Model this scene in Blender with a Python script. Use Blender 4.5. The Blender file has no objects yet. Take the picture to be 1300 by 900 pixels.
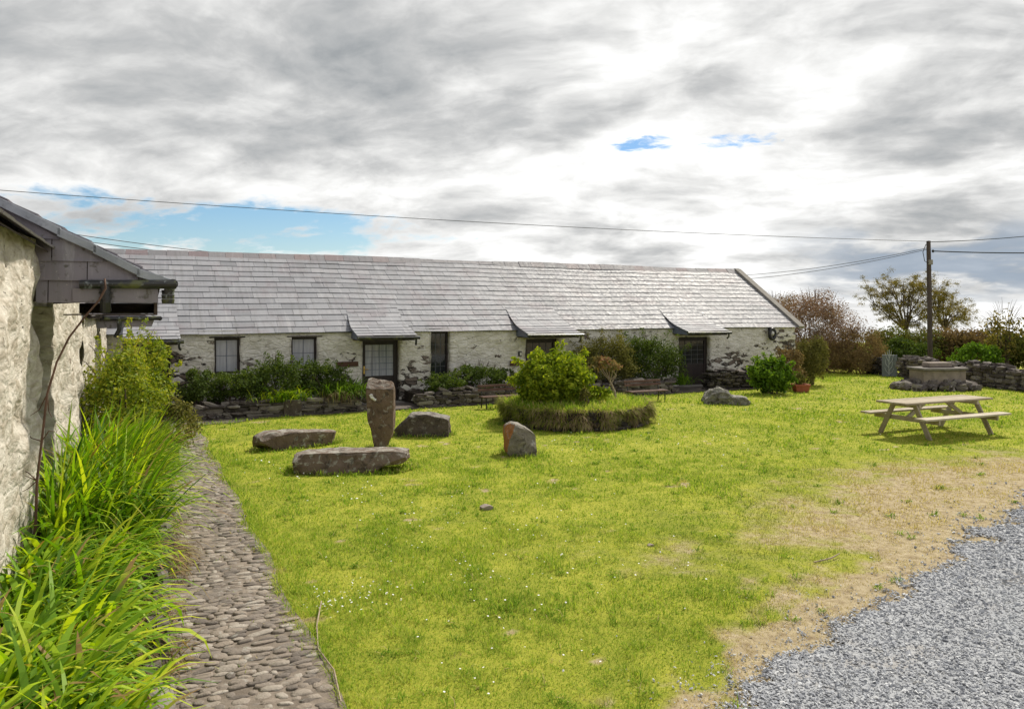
import bpy, bmesh, math, random
import numpy as np
R = math.radians
rng = np.random.default_rng(7)
random.seed(7)
sc = bpy.context.scene
COL = sc.collection

# ------------------------------------------------------------------ camera, sky, sun, exposure
H = 2.6                    # eye height above the lawn
F = 975.0                  # focal length in photo pixels (1300 wide)
HY = 397.0                 # horizon row
cd = bpy.data.cameras.new('camera'); cam = bpy.data.objects.new('camera', cd); COL.objects.link(cam)
cam.location = (0, 0, H); cam.rotation_euler = (R(90), 0, 0)
cd.sensor_width = 36.0; cd.lens = 36.0 * F / 1300.0
cd.shift_y = -(450.0 - HY) / 1300.0
cd.clip_start = 0.05; cd.clip_end = 3000
sc.camera = cam

SUN_AZ, SUN_EL = R(33), R(47)          # azimuth clockwise from +Y, elevation
sund = bpy.data.lights.new('sun', 'SUN'); sun = bpy.data.objects.new('sun', sund); COL.objects.link(sun)
sund.energy = 3.3; sund.angle = R(5.0); sund.color = (1.0, 0.93, 0.80)
sun.rotation_euler = (R(90) - SUN_EL, 0, -SUN_AZ + math.pi)
sun.location = (20, 30, 40)
sc.view_settings.view_transform = 'Standard'; sc.view_settings.look = 'None'
sc.view_settings.exposure = 0.64; sc.view_settings.gamma = 1.0; sc.view_settings.use_curve_mapping = False

# ------------------------------------------------------------------ node helpers
def N(nt, typ, ins=None, **props):
    n = nt.nodes.new(typ)
    for k, v in props.items(): setattr(n, k, v)
    for k, v in (ins or {}).items():
        s = n.inputs[k]
        if isinstance(v, bpy.types.NodeSocket): nt.links.new(v, s)
        else: s.default_value = v
    return n
def math_(nt, op, a, b=0.0, c=0.0, clamp=False):
    return N(nt, 'ShaderNodeMath', {0: a, 1: b, 2: c}, operation=op, use_clamp=clamp).outputs[0]
def c4(c): return (c[0], c[1], c[2], 1.0)
def mixc(nt, f, a, b, mode='MIX'):
    n = nt.nodes.new('ShaderNodeMix'); n.data_type = 'RGBA'; n.blend_type = mode; n.clamp_factor = True
    for i, v in ((0, f), (6, a), (7, b)):
        if isinstance(v, bpy.types.NodeSocket): nt.links.new(v, n.inputs[i])
        else: n.inputs[i].default_value = v if i == 0 else c4(v)
    return n.outputs[2]
def ramp(nt, fac, stops, interp='LINEAR'):
    n = nt.nodes.new('ShaderNodeValToRGB'); n.color_ramp.interpolation = interp
    e = n.color_ramp.elements
    while len(e) < len(stops): e.new(0.5)
    for i, (p, c) in enumerate(stops):
        e[i].position = p; e[i].color = c4(c) if not isinstance(c, (int, float)) else (c, c, c, 1)
    nt.links.new(fac, n.inputs[0]); return n.outputs[0]
def maprange(nt, v, a, b, c=0.0, d=1.0, smooth=True):
    return N(nt, 'ShaderNodeMapRange', {0: v, 1: a, 2: b, 3: c, 4: d}, interpolation_type='SMOOTHSTEP' if smooth else 'LINEAR').outputs[0]
def noise(nt, co, scale, detail=5, rough=0.55, dist=0.0, stretch=None):
    if stretch is not None:
        co = N(nt, 'ShaderNodeVectorMath', {0: co, 1: stretch}, operation='MULTIPLY').outputs[0]
    return N(nt, 'ShaderNodeTexNoise', {'Vector': co, 'Scale': scale, 'Detail': detail, 'Roughness': rough, 'Distortion': dist}).outputs[0]
def voro(nt, co, scale, feature='F1', stretch=None, out=0, rnd=1.0):
    if stretch is not None:
        co = N(nt, 'ShaderNodeVectorMath', {0: co, 1: stretch}, operation='MULTIPLY').outputs[0]
    return N(nt, 'ShaderNodeTexVoronoi', {'Vector': co, 'Scale': scale, 'Randomness': rnd}, feature=feature).outputs[out]
def newmat(name):
    m = bpy.data.materials.new(name); m.use_nodes = True; nt = m.node_tree; nt.nodes.clear()
    out = nt.nodes.new('ShaderNodeOutputMaterial')
    co = nt.nodes.new('ShaderNodeTexCoord').outputs['Object']
    return m, nt, out, co
def bump(nt, h, strength=0.5, dist=0.02, normal=None):
    ins = {'Height': h, 'Strength': strength, 'Distance': dist}
    if normal is not None: ins['Normal'] = normal
    return N(nt, 'ShaderNodeBump', ins).outputs[0]
def attr(nt, name): return N(nt, 'ShaderNodeAttribute', attribute_name=name).outputs['Fac']
def pbsdf(nt, out, col, rough=0.8, normal=None, spec=0.3, metal=0.0):
    ins = {'Base Color': col if isinstance(col, bpy.types.NodeSocket) else c4(col), 'Roughness': rough, 'Specular IOR Level': spec, 'Metallic': metal}
    if normal is not None: ins['Normal'] = normal
    p = N(nt, 'ShaderNodeBsdfPrincipled', ins); nt.links.new(p.outputs[0], out.inputs[0]); return p

# ------------------------------------------------------------------ world: Nishita sky seen through gaps in a broken cloud layer
w = bpy.data.worlds.new('World'); sc.world = w; w.use_nodes = True
def build_world():
    nt = w.node_tree; nt.nodes.clear()
    out = nt.nodes.new('ShaderNodeOutputWorld')
    sky = N(nt, 'ShaderNodeTexSky', sky_type='NISHITA', sun_disc=False, sun_elevation=SUN_EL, sun_rotation=SUN_AZ, air_density=1.0, dust_density=0.6, ozone_density=2.5)
    hs = N(nt, 'ShaderNodeHueSaturation', {'Saturation': 1.35, 'Value': 0.8, 'Color': sky.outputs[0]})
    bg1 = N(nt, 'ShaderNodeBackground', {'Color': hs.outputs[0], 'Strength': 0.09})
    d = nt.nodes.new('ShaderNodeTexCoord').outputs['Generated']
    sx = N(nt, 'ShaderNodeSeparateXYZ', {0: d}); dx, dy, dz = sx.outputs
    zz = math_(nt, 'ADD', math_(nt, 'MAXIMUM', dz, 0.0), 0.26)
    px, py = math_(nt, 'DIVIDE', dx, zz), math_(nt, 'DIVIDE', dy, zz)
    pl = N(nt, 'ShaderNodeCombineXYZ', {0: px, 1: py, 2: math_(nt, 'MULTIPLY', dz, 0.6)}).outputs[0]
    az = math_(nt, 'ARCTAN2', dx, dy)                      # radians, 0 = straight ahead
    # direction of the banks: gently warped streaks
    rot = N(nt, 'ShaderNodeVectorRotate', {0: pl, 'Angle': R(16)}, rotation_type='Z_AXIS').outputs[0]
    wp = N(nt, 'ShaderNodeTexNoise', {'Vector': rot, 'Scale': 1.7, 'Detail': 4}).outputs['Color']
    rot = N(nt, 'ShaderNodeVectorMath', {0: rot, 1: N(nt, 'ShaderNodeVectorMath', {0: wp, 1: (0.35, 0.25, 0.0)}, operation='MULTIPLY').outputs[0]}, operation='ADD').outputs[0]
    big = noise(nt, rot, 1.0, 3, 0.5, 0.2, (0.75, 1.1, 1))
    mid = noise(nt, rot, 2.3, 8, 0.56, 0.1, (0.95, 1.2, 1))
    fine = noise(nt, rot, 7.0, 8, 0.60, 0.0, (0.95, 1.15, 1))
    tiny = noise(nt, rot, 22.0, 5, 0.6, 0.4, (0.7, 1.1, 1))
    dens = math_(nt, 'ADD', math_(nt, 'MULTIPLY', big, 0.36), math_(nt, 'ADD', math_(nt, 'MULTIPLY', mid, 0.58), math_(nt, 'MULTIPLY', fine, 0.20)))
    dens = math_(nt, 'SUBTRACT', dens, 0.008)
    rip = noise(nt, rot, 4.6, 5, 0.5, 0.25, (0.75, 1.7, 1))
    dens = math_(nt, 'ADD', dens, math_(nt, 'MULTIPLY', math_(nt, 'SUBTRACT', rip, 0.5), math_(nt, 'MULTIPLY', maprange(nt, az, -0.35, 0.25), 0.24)))
    dens = math_(nt, 'SUBTRACT', dens, 0.03)
    # light side towards the sun (thin cloud glows), thicker cloud to the left and overhead
    sd = (math.sin(SUN_AZ - R(8)) * math.cos(R(13)), math.cos(SUN_AZ - R(8)) * math.cos(R(13)), math.sin(R(13)))
    dot = N(nt, 'ShaderNodeVectorMath', {0: d, 1: sd}, operation='DOT_PRODUCT').outputs['Value']
    glow = maprange(nt, dot, 0.72, 0.99)
    lowband = maprange(nt, dz, 0.02, 0.16, 1.0, 0.0)       # brighter strip above the land
    leftdark = maprange(nt, az, -0.95, 0.35, 1.0, 0.0)
    highdark = maprange(nt, dz, 0.18, 0.45)
    shade = math_(nt, 'ADD', dens, math_(nt, 'MULTIPLY', glow, 0.06))
    shade = math_(nt, 'ADD', shade, math_(nt, 'MULTIPLY', lowband, 0.05))
    shade = math_(nt, 'SUBTRACT', shade, math_(nt, 'MULTIPLY', math_(nt, 'MULTIPLY', leftdark, highdark), 0.10))
    # slate coloured bank low on the right
    rb = math_(nt, 'MULTIPLY', maprange(nt, az, 0.28, 0.47), math_(nt, 'MULTIPLY', maprange(nt, dz, 0.0, 0.04), maprange(nt, dz, 0.07, 0.13, 1.0, 0.0)))
    rbn = math_(nt, 'MULTIPLY', rb, maprange(nt, mid, 0.40, 0.56))
    shade = math_(nt, 'SUBTRACT', shade, math_(nt, 'MULTIPLY', rbn, 0.16))
    ccol = ramp(nt, shade, [(0.34, (0.19, 0.21, 0.23)), (0.42, (0.31, 0.325, 0.335)), (0.50, (0.45, 0.455, 0.455)), (0.58, (0.66, 0.66, 0.65)), (0.66, (0.86, 0.86, 0.85)), (0.78, (1.0, 1.0, 0.985))])
    ccol = mixc(nt, math_(nt, 'MULTIPLY', rbn, 0.8), ccol, (0.26, 0.32, 0.40))
    bg2 = N(nt, 'ShaderNodeBackground', {'Color': ccol, 'Strength': 0.84})
    # gaps: one long gap low on the left, three small holes right of centre
    def gap(a0, z0, wa, wz, edge, small=False):
        e = math_(nt, 'ADD', math_(nt, 'POWER', math_(nt, 'DIVIDE', math_(nt, 'SUBTRACT', az, a0), wa), 2.0), math_(nt, 'POWER', math_(nt, 'DIVIDE', math_(nt, 'SUBTRACT', dz, z0), wz), 2.0))
        e = math_(nt, 'ADD', math_(nt, 'SUBTRACT', 1.0, e), math_(nt, 'MULTIPLY', math_(nt, 'SUBTRACT', mid, 0.5), 3.6))
        e = math_(nt, 'ADD', e, math_(nt, 'MULTIPLY', math_(nt, 'SUBTRACT', tiny if small else fine, 0.5), 5.0 if small else 3.0))
        return maprange(nt, e, 0.0, edge)
    g = gap(-0.365, 0.102, 0.28, 0.038, 0.9)
    for a0, z0, wa, wz in ((0.165, 0.2115, 0.036, 0.0095), (0.285, 0.210, 0.048, 0.0095)):
        g = math_(nt, 'MAXIMUM', g, gap(a0, z0, wa, wz, 1.5, True))
    g = math_(nt, 'MULTIPLY', g, maprange(nt, dy, 0.0, 0.2))
    ms = N(nt, 'ShaderNodeMixShader', {0: g, 1: bg2.outputs[0], 2: bg1.outputs[0]})
    nt.links.new(ms.outputs[0], out.inputs[0])
build_world()

# ------------------------------------------------------------------ numpy noise
def _h(ix, iy, iz, seed):
    n = (ix.astype(np.int64) * 374761393 + iy.astype(np.int64) * 668265263 + iz.astype(np.int64) * 1274126177 + seed * 974634777) & 0xffffffff
    n = ((n ^ (n >> 13)) * 1274126177) & 0xffffffff
    n = ((n ^ (n >> 16)) * 2246822519) & 0xffffffff
    return ((n ^ (n >> 15)) & 0xffff) / 65535.0
def vn(p, seed=0):
    p = np.asarray(p, float); i = np.floor(p).astype(np.int64); f = p - i; f = f * f * (3 - 2 * f)
    r = 0
    for a in (0, 1):
        for b in (0, 1):
            for c in (0, 1):
                wgt = (f[..., 0] if a else 1 - f[..., 0]) * (f[..., 1] if b else 1 - f[..., 1]) * (f[..., 2] if c else 1 - f[..., 2])
                r = r + wgt * _h(i[..., 0] + a, i[..., 1] + b, i[..., 2] + c, seed)
    return r
def fbm(p, seed=0, octs=4):
    p = np.asarray(p, float); r = 0; a = 0.5; t = 0
    for k in range(octs):
        r = r + a * vn(p * 2 ** k, seed + k * 17); t += a; a *= 0.5
    return r / t
def sstep(a, b, x):
    t = np.clip((x - a) / (b - a), 0, 1); return t * t * (3 - 2 * t)

# ------------------------------------------------------------------ mesh helpers
ROOT = {}
def np_mesh(name, V, F, mat, parent=None, loc=None, attrs=None, smooth=False, mats=None, matidx=None):
    V = np.asarray(V, np.float64); F = np.asarray(F, np.int64)
    org = np.zeros(3)
    if parent is not None: org = ROOT[parent.name]
    elif loc is not None: org = np.array(loc, float)
    me = bpy.data.meshes.new(name); k = F.shape[1]
    me.vertices.add(len(V)); me.vertices.foreach_set('co', (V - org).astype(np.float32).ravel())
    me.loops.add(F.size); me.loops.foreach_set('vertex_index', F.astype(np.int32).ravel())
    me.polygons.add(len(F)); me.polygons.foreach_set('loop_start', np.arange(0, F.size, k, dtype=np.int32))
    me.polygons.foreach_set('use_smooth', np.full(len(F), bool(smooth)))
    me.update(calc_edges=True)
    for an, av in (attrs or {}).items():
        a = me.attributes.new(an, 'FLOAT', 'POINT'); a.data.foreach_set('value', np.asarray(av, np.float32))
    me.materials.append(mat)
    return link(name, me, parent, org)
def link(name, me, parent, org):
    o = bpy.data.objects.new(name, me); COL.objects.link(o)
    if parent is not None: o.parent = parent
    else: o.location = org
    ROOT[o.name] = np.array(org, float)
    return o
class MB:
    def __init__(s): s.v = []; s.f = []; s.r = []
    def add(s, vs, fs, r=None):
        k = len(s.v); s.v += [tuple(map(float, p)) for p in vs]; s.f += [tuple(i + k for i in f) for f in fs]
        s.r += [random.random() if r is None else r] * len(vs)
    def box(s, o, a, b, c, r=None):
        o, a, b, c = (np.array(x, float) for x in (o, a, b, c))
        vs = [o, o + a, o + a + b, o + b, o + c, o + a + c, o + a + b + c, o + b + c]
        fs = [(0, 3, 2, 1), (4, 5, 6, 7), (0, 1, 5, 4), (1, 2, 6, 5), (2, 3, 7, 6), (3, 0, 4, 7)]
        if np.dot(np.cross(a, b), c) < 0: fs = [f[::-1] for f in fs]
        s.add(vs, fs, r)
    def cbox(s, c, a, b, d, r=None):                        # centre and full edge vectors
        c, a, b, d = (np.array(x, float) for x in (c, a, b, d)); s.box(c - (a + b + d) / 2, a, b, d, r)
    def beam(s, p, q, wid, hei, up=(0, 0, 1), r=None):
        p, q, up = (np.array(x, float) for x in (p, q, up)); d = q - p
        sd = np.cross(d, up); sd /= np.linalg.norm(sd); u2 = np.cross(sd, d); u2 /= np.linalg.norm(u2)
        s.box(p - sd * wid / 2 - u2 * hei / 2, d, sd * wid, u2 * hei, r)
    def tube(s, pts, rad, n=8, cap=True, r=None):
        pts = [np.array(p, float) for p in pts]; m = len(pts)
        if not hasattr(rad, '__len__'): rad = [rad] * m
        vs = []; prev = None
        for i, p in enumerate(pts):
            d = pts[min(i + 1, m - 1)] - pts[max(i - 1, 0)]; d /= (np.linalg.norm(d) + 1e-9)
            if prev is None:
                a = np.cross(d, (0, 0, 1) if abs(d[2]) < 0.9 else (1, 0, 0))
            else: a = prev - d * np.dot(prev, d)
            a /= np.linalg.norm(a); prev = a; b = np.cross(d, a)
            for k in range(n):
                t = 2 * math.pi * k / n; vs.append(p + (a * math.cos(t) + b * math.sin(t)) * rad[i])
        fs = []
        for i in range(m - 1):
            for k in range(n):
                k2 = (k + 1) % n; fs.append((i * n + k, i * n + k2, (i + 1) * n + k2, (i + 1) * n + k))
        if cap: fs += [tuple(range(n))[::-1], tuple(range((m - 1) * n, m * n))]
        s.add(vs, fs, r)
    def poly(s, pts, thick, r=None):                        # planar polygon + thickness vector
        pts = [np.array(p, float) for p in pts]; t = np.array(thick, float); n = len(pts)
        fs = [tuple(range(n)), tuple(range(n, 2 * n))[::-1]] + [(i, n + i, n + (i + 1) % n, (i + 1) % n) for i in range(n)]
        s.add(pts + [p + t for p in pts], fs, r)
    def build(s, name, mat, parent=None, loc=None, bevel=0, smooth=False):
        org = ROOT[parent.name] if parent is not None else np.array(loc if loc is not None else (0, 0, 0), float)
        me = bpy.data.meshes.new(name); me.from_pydata([tuple(np.array(p) - org) for p in s.v], [], s.f)
        a = me.attributes.new('rnd', 'FLOAT', 'POINT'); a.data.foreach_set('value', np.array(s.r, np.float32))
        bm = bmesh.new(); bm.from_mesh(me); bmesh.ops.recalc_face_normals(bm, faces=bm.faces); bm.to_mesh(me); bm.free()
        if smooth: me.polygons.foreach_set('use_smooth', [True] * len(me.polygons))
        me.materials.append(mat)
        o = link(name, me, parent, org)
        if bevel:
            m = o.modifiers.new('bevel', 'BEVEL'); m.width = bevel; m.segments = 2; m.limit_method = 'ANGLE'
        return o
def thing(name, label, cat, loc, group=None):
    o = bpy.data.objects.new(name, None); COL.objects.link(o); o.location = loc; o.empty_display_size = 0.2
    ROOT[o.name] = np.array(loc, float); return tag(o, label, cat, group)
def tag(o, label=None, cat=None, group=None, kind=None):
    if label: o['label'] = label
    if cat: o['category'] = cat
    if group: o['group'] = group
    if kind: o['kind'] = kind
    return o
def rotm(yaw, pitch, roll):
    cy, sy, cp, sp, cr, sr = np.cos(yaw), np.sin(yaw), np.cos(pitch), np.sin(pitch), np.cos(roll), np.sin(roll)
    M = np.empty(yaw.shape + (3, 3))
    M[..., 0, 0] = cy * cr - sy * sp * sr; M[..., 0, 1] = -sy * cp; M[..., 0, 2] = cy * sr + sy * sp * cr
    M[..., 1, 0] = sy * cr + cy * sp * sr; M[..., 1, 1] = cy * cp; M[..., 1, 2] = sy * sr - cy * sp * cr
    M[..., 2, 0] = -cp * sr; M[..., 2, 1] = sp; M[..., 2, 2] = cp * cr
    return M
def inst(tV, tF, pos, M, scale, jitter=0.0):
    n, k = len(pos), len(tV); scale = np.asarray(scale, float)
    if scale.ndim == 1: scale = scale[:, None]
    base = np.broadcast_to(tV, (n, k, 3)).copy()
    if jitter: base += rng.normal(0, jitter, base.shape)
    base = base * scale[:, None, :]
    V = np.einsum('nij,nkj->nki', M, base) + np.asarray(pos)[:, None, :]
    Fc = (np.asarray(tF)[None] + (np.arange(n) * k)[:, None, None]).reshape(-1, np.asarray(tF).shape[1])
    return V.reshape(-1, 3), Fc
def cube26(roundness=0.45):
    pts = [(x, y, z) for x in (-1, 0, 1) for y in (-1, 0, 1) for z in (-1, 0, 1) if (x, y, z) != (0, 0, 0)]
    ix = {p: i for i, p in enumerate(pts)}; fs = []
    for ax in range(3):
        for sg in (-1, 1):
            for a in (-1, 0):
                for b in (-1, 0):
                    q = []
                    for da, db in ((0, 0), (1, 0), (1, 1), (0, 1)):
                        p = [0, 0, 0]; p[ax] = sg; p[(ax + 1) % 3] = a + da; p[(ax + 2) % 3] = b + db; q.append(ix[tuple(p)])
                    fs.append(q if sg > 0 else q[::-1])
    V = np.array(pts, float); L_ = np.linalg.norm(V, axis=1)[:, None]
    return V / L_ ** roundness * 0.5, np.array(fs)
CV, CF = cube26()
def ico(sub):
    bm = bmesh.new(); bmesh.ops.create_icosphere(bm, subdivisions=sub, radius=1.0)
    V = np.array([v.co[:] for v in bm.verts]); F_ = np.array([[v.index for v in f.verts] for f in bm.faces]); bm.free(); return V, F_
IV2, IF2 = ico(2); IV1, IF1 = ico(1)
OV = np.array([(1, 0, 0), (-1, 0, 0), (0, 1, 0), (0, -1, 0), (0, 0, 1), (0, 0, -1)], float) * 0.5
OF = np.array([(0, 2, 4), (2, 1, 4), (1, 3, 4), (3, 0, 4), (2, 0, 5), (1, 2, 5), (3, 1, 5), (0, 3, 5)])
LV = np.array([(0, 0, 0), (0.5, 0.45, 0.10), (0, 1, -0.08), (-0.5, 0.45, 0.10)], float); LF = np.array([(0, 1, 2, 3)])
LV6 = np.array([(0, 0, 0), (0.42, 0.3, 0.12), (0.34, 0.7, 0.10), (0, 1, -0.12), (-0.34, 0.7, 0.10), (-0.42, 0.3, 0.12), (0, 0.5, 0.0)], float)
LF6 = np.array([(0, 1, 2, 6), (6, 2, 3, 4), (0, 6, 4, 5)])
BV = np.array([(x, y, z) for z in (0, 1) for y in (0, 1) for x in (0, 1)], float)
BF = np.array([(0, 2, 3, 1), (4, 5, 7, 6), (0, 1, 5, 4), (1, 3, 7, 5), (3, 2, 6, 7), (2, 0, 4, 6)])
def blades(base, az, th0, bend, length, width, seg=3, power=1.0, twist=0.0):
    n = len(base); pts = np.empty((n, seg + 1, 3)); pts[:, 0] = base
    for i in range(seg):
        th = th0 - bend * ((i + 0.5) / seg) ** power
        step = np.stack([np.cos(th) * np.cos(az), np.cos(th) * np.sin(az), np.sin(th)], -1) * (length / seg)[:, None]
        pts[:, i + 1] = pts[:, i] + step
    sidev = np.stack([-np.sin(az + twist), np.cos(az + twist), np.zeros(n)], -1)
    prof = np.array([0.55 + 0.45 * min(1, 3 * i / seg) if i < seg * 0.5 else 1.0 - 0.95 * ((i / seg - 0.5) / 0.5) ** 1.5 for i in range(seg + 1)])
    off = sidev[:, None, :] * (width[:, None] * prof[None])[..., None] / 2
    V = np.stack([pts - off, pts + off], 2).reshape(n, -1, 3)
    f = np.array([(2 * i, 2 * i + 1, 2 * i + 3, 2 * i + 2) for i in range(seg)])
    Fc = (f[None] + (np.arange(n) * 2 * (seg + 1))[:, None, None]).reshape(-1, 4)
    return V.reshape(-1, 3), Fc, 2 * (seg + 1)
def cat_mesh(lst):
    Vs, Fs, k = [], [], 0
    for V, F_ in lst: Vs.append(V); Fs.append(F_ + k); k += len(V)
    return np.concatenate(Vs), np.concatenate(Fs)

# ------------------------------------------------------------------ places
def at(px, py, z=0.0):                                     # pixel of the photo -> point at height z
    Y = F * (H - z) / (py - HY); return np.array([(px - 650) / F * Y, Y, z])
def atY(px, py, Y): return np.array([(px - 650) / F * Y, Y, H - (py - HY) * Y / F])
U = np.array([0.8934, 0.4493, 0]); V_ = np.array([-0.4493, 0.8934, 0]); Z = np.array([0, 0, 1.0])
P0 = np.array([-3.775, 22.04, 0])
def B(t, b, z): return P0 + t * U + b * V_ + z * Z          # main cottage frame: along, into the house, up
def tx(px, b=0.0):
    s = (px - 650) / F; o = P0 + b * V_
    return (s * o[1] - o[0]) / (U[0] - s * U[1])
def bz(px, py, b=0.0): p = B(tx(px, b), b, 0); return H - (py - HY) * p[1] / F
A0 = np.array([-4.406, 7.1, 0]); WD = np.array([-0.427, 0.9043, 0]); WN = np.array([0.9043, 0.427, 0])
def Lw(q, n, z): return A0 + q * WD + n * WN + z * Z        # left building frame: along (away), outwards, up

# ------------------------------------------------------------------ materials
def noisy(name, stops, scale=4, detail=6, rough=0.8, bstr=0.4, bscale=30, bdist=0.01, spec=0.3, stretch=None, rnd=0.0, blotch=None, metal=0.0, dist=0.2):
    m, nt, out, co = newmat(name)
    f = noise(nt, co, scale, detail, 0.6, dist, stretch)
    if rnd: f = math_(nt, 'ADD', math_(nt, 'MULTIPLY', f, 1 - rnd), math_(nt, 'MULTIPLY', attr(nt, 'rnd'), rnd))
    col = ramp(nt, f, stops)
    for (bs, lo, hi, bc, amt) in (blotch or []):
        k = math_(nt, 'MULTIPLY', maprange(nt, noise(nt, co, bs, 6, 0.62, 0.3), lo, hi), amt)
        col = mixc(nt, k, col, bc)
    h = noise(nt, co, bscale, 7, 0.62, 0.0, stretch)
    pbsdf(nt, out, col, rough, bump(nt, h, bstr, bdist), spec, metal)
    return m
def leafmat(name, cols, trans=0.35, tcol=(1.15, 1.25, 0.55), rough=0.5, gloss=0.06, patch=0.0, tips=False):
    m, nt, out, co = newmat(name)
    f = attr(nt, 'rnd')
    if patch: f = math_(nt, 'ADD', math_(nt, 'MULTIPLY', f, 1 - patch), math_(nt, 'MULTIPLY', noise(nt, co, 1.6, 3), patch))
    col = ramp(nt, f, [(i / (len(cols) - 1), c) for i, c in enumerate(cols)])
    if tips: col = mixc(nt, maprange(nt, attr(nt, 'tip'), 0.72, 0.98), col, (0.30, 0.19, 0.08))
    d = N(nt, 'ShaderNodeBsdfDiffuse', {'Color': col})
    t = N(nt, 'ShaderNodeBsdfTranslucent', {'Color': mixc(nt, 1.0, col, tcol, 'MULTIPLY')})
    g = N(nt, 'ShaderNodeBsdfGlossy', {'Roughness': max(rough, 0.55), 'Color': (1, 1, 1, 1)})
    gloss = gloss * 0.3
    s1 = N(nt, 'ShaderNodeMixShader', {0: trans, 1: d.outputs[0], 2: t.outputs[0]})
    s2 = N(nt, 'ShaderNodeMixShader', {0: gloss, 1: s1.outputs[0], 2: g.outputs[0]})
    nt.links.new(s2.outputs[0], out.inputs[0]); return m
def rubble(name, paint, paint2, stone, expose, zfade, cell=3.6, rough=0.9, pits=0.5, bd=0.05, crease=0.16):
    m, nt, out, co = newmat(name)
    wob = N(nt, 'ShaderNodeTexNoise', {'Vector': co, 'Scale': 2.3, 'Detail': 3}).outputs['Color']
    co2 = N(nt, 'ShaderNodeVectorMath', {0: co, 1: N(nt, 'ShaderNodeVectorMath', {0: wob, 1: (0.22, 0.22, 0.22)}, operation='MULTIPLY').outputs[0]}, operation='ADD').outputs[0]
    e = voro(nt, co2, cell, 'DISTANCE_TO_EDGE', (1, 1, 2.5))
    cellc = voro(nt, co2, cell, 'F1', (1, 1, 2.5), 1)
    cellv = N(nt, 'ShaderNodeSeparateColor', {0: cellc}).outputs[0]
    stoneh = maprange(nt, e, 0.0, 0.16)
    n1 = noise(nt, co, 1.1, 6, 0.6, 0.6); n2 = noise(nt, co, 14, 7, 0.65, 0.2, (1, 1, 1.8)); n3 = noise(nt, co, 4.0, 5, 0.6, 0.4, (1, 1, 2.2))
    z = N(nt, 'ShaderNodeSeparateXYZ', {0: co}).outputs[2]
    low = maprange(nt, z, zfade[0], zfade[1], 1.0, 0.0)
    ex = math_(nt, 'ADD', math_(nt, 'MULTIPLY', math_(nt, 'SUBTRACT', n1, 0.5), 1.6), math_(nt, 'MULTIPLY', math_(nt, 'SUBTRACT', n3, 0.5), 1.5))
    ex = math_(nt, 'ADD', ex, math_(nt, 'MULTIPLY', math_(nt, 'SUBTRACT', cellv, 0.5), 1.0))
    ex = math_(nt, 'ADD', ex, math_(nt, 'MULTIPLY', low, 0.55))
    ex = math_(nt, 'ADD', ex, math_(nt, 'MULTIPLY', math_(nt, 'SUBTRACT', n2, 0.5), 0.9))
    ex = math_(nt, 'ADD', ex, attr(nt, 'worn'))
    mask = math_(nt, 'MULTIPLY', maprange(nt, ex, expose, expose + 0.14), maprange(nt, n2, 0.66, 0.54, 0.45, 1.0))
    pit = maprange(nt, noise(nt, co, 9.0, 5, 0.6, 0.5, (1, 1, 1.6)), 0.64, 0.72)
    pit = math_(nt, 'MULTIPLY', pit, pits)
    pc = mixc(nt, maprange(nt, n3, 0.35, 0.68), paint, paint2)
    pc = mixc(nt, math_(nt, 'MULTIPLY', maprange(nt, n2, 0.45, 0.75), 0.35), pc, tuple(0.55 * c for c in paint2))
    scol = ramp(nt, cellv, [(0, tuple(0.6 * c for c in stone)), (0.5, stone), (1, (stone[0] * 1.7, stone[1] * 1.55, stone[2] * 1.4))])
    scol = mixc(nt, math_(nt, 'SUBTRACT', 1.0, stoneh), scol, tuple(0.35 * c for c in stone))
    col = mixc(nt, math_(nt, 'MAXIMUM', mask, pit), pc, scol)
    h = math_(nt, 'ADD', math_(nt, 'MULTIPLY', stoneh, math_(nt, 'ADD', math_(nt, 'MULTIPLY', mask, 0.4), crease)), math_(nt, 'MULTIPLY', n2, 0.42))
    h = math_(nt, 'ADD', h, math_(nt, 'MULTIPLY', n3, 0.75))
    h = math_(nt, 'SUBTRACT', h, math_(nt, 'MULTIPLY', math_(nt, 'MAXIMUM', mask, pit), 0.35))
    pbsdf(nt, out, col, rough, bump(nt, h, 0.75, bd), 0.15)
    return m
M = {}
M['wall_main'] = rubble('whitewashed_rubble', (0.80, 0.765, 0.71), (0.60, 0.565, 0.49), (0.115, 0.10, 0.09), 0.56, (0.1, 1.4), 3.4, pits=0.75, bd=0.07, crease=0.26)
M['wall_left'] = rubble('weathered_limewash', (0.60, 0.56, 0.495), (0.36, 0.315, 0.25), (0.085, 0.072, 0.058), 0.74, (-0.4, 0.9), 2.6, pits=0.95, bd=0.055)
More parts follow.
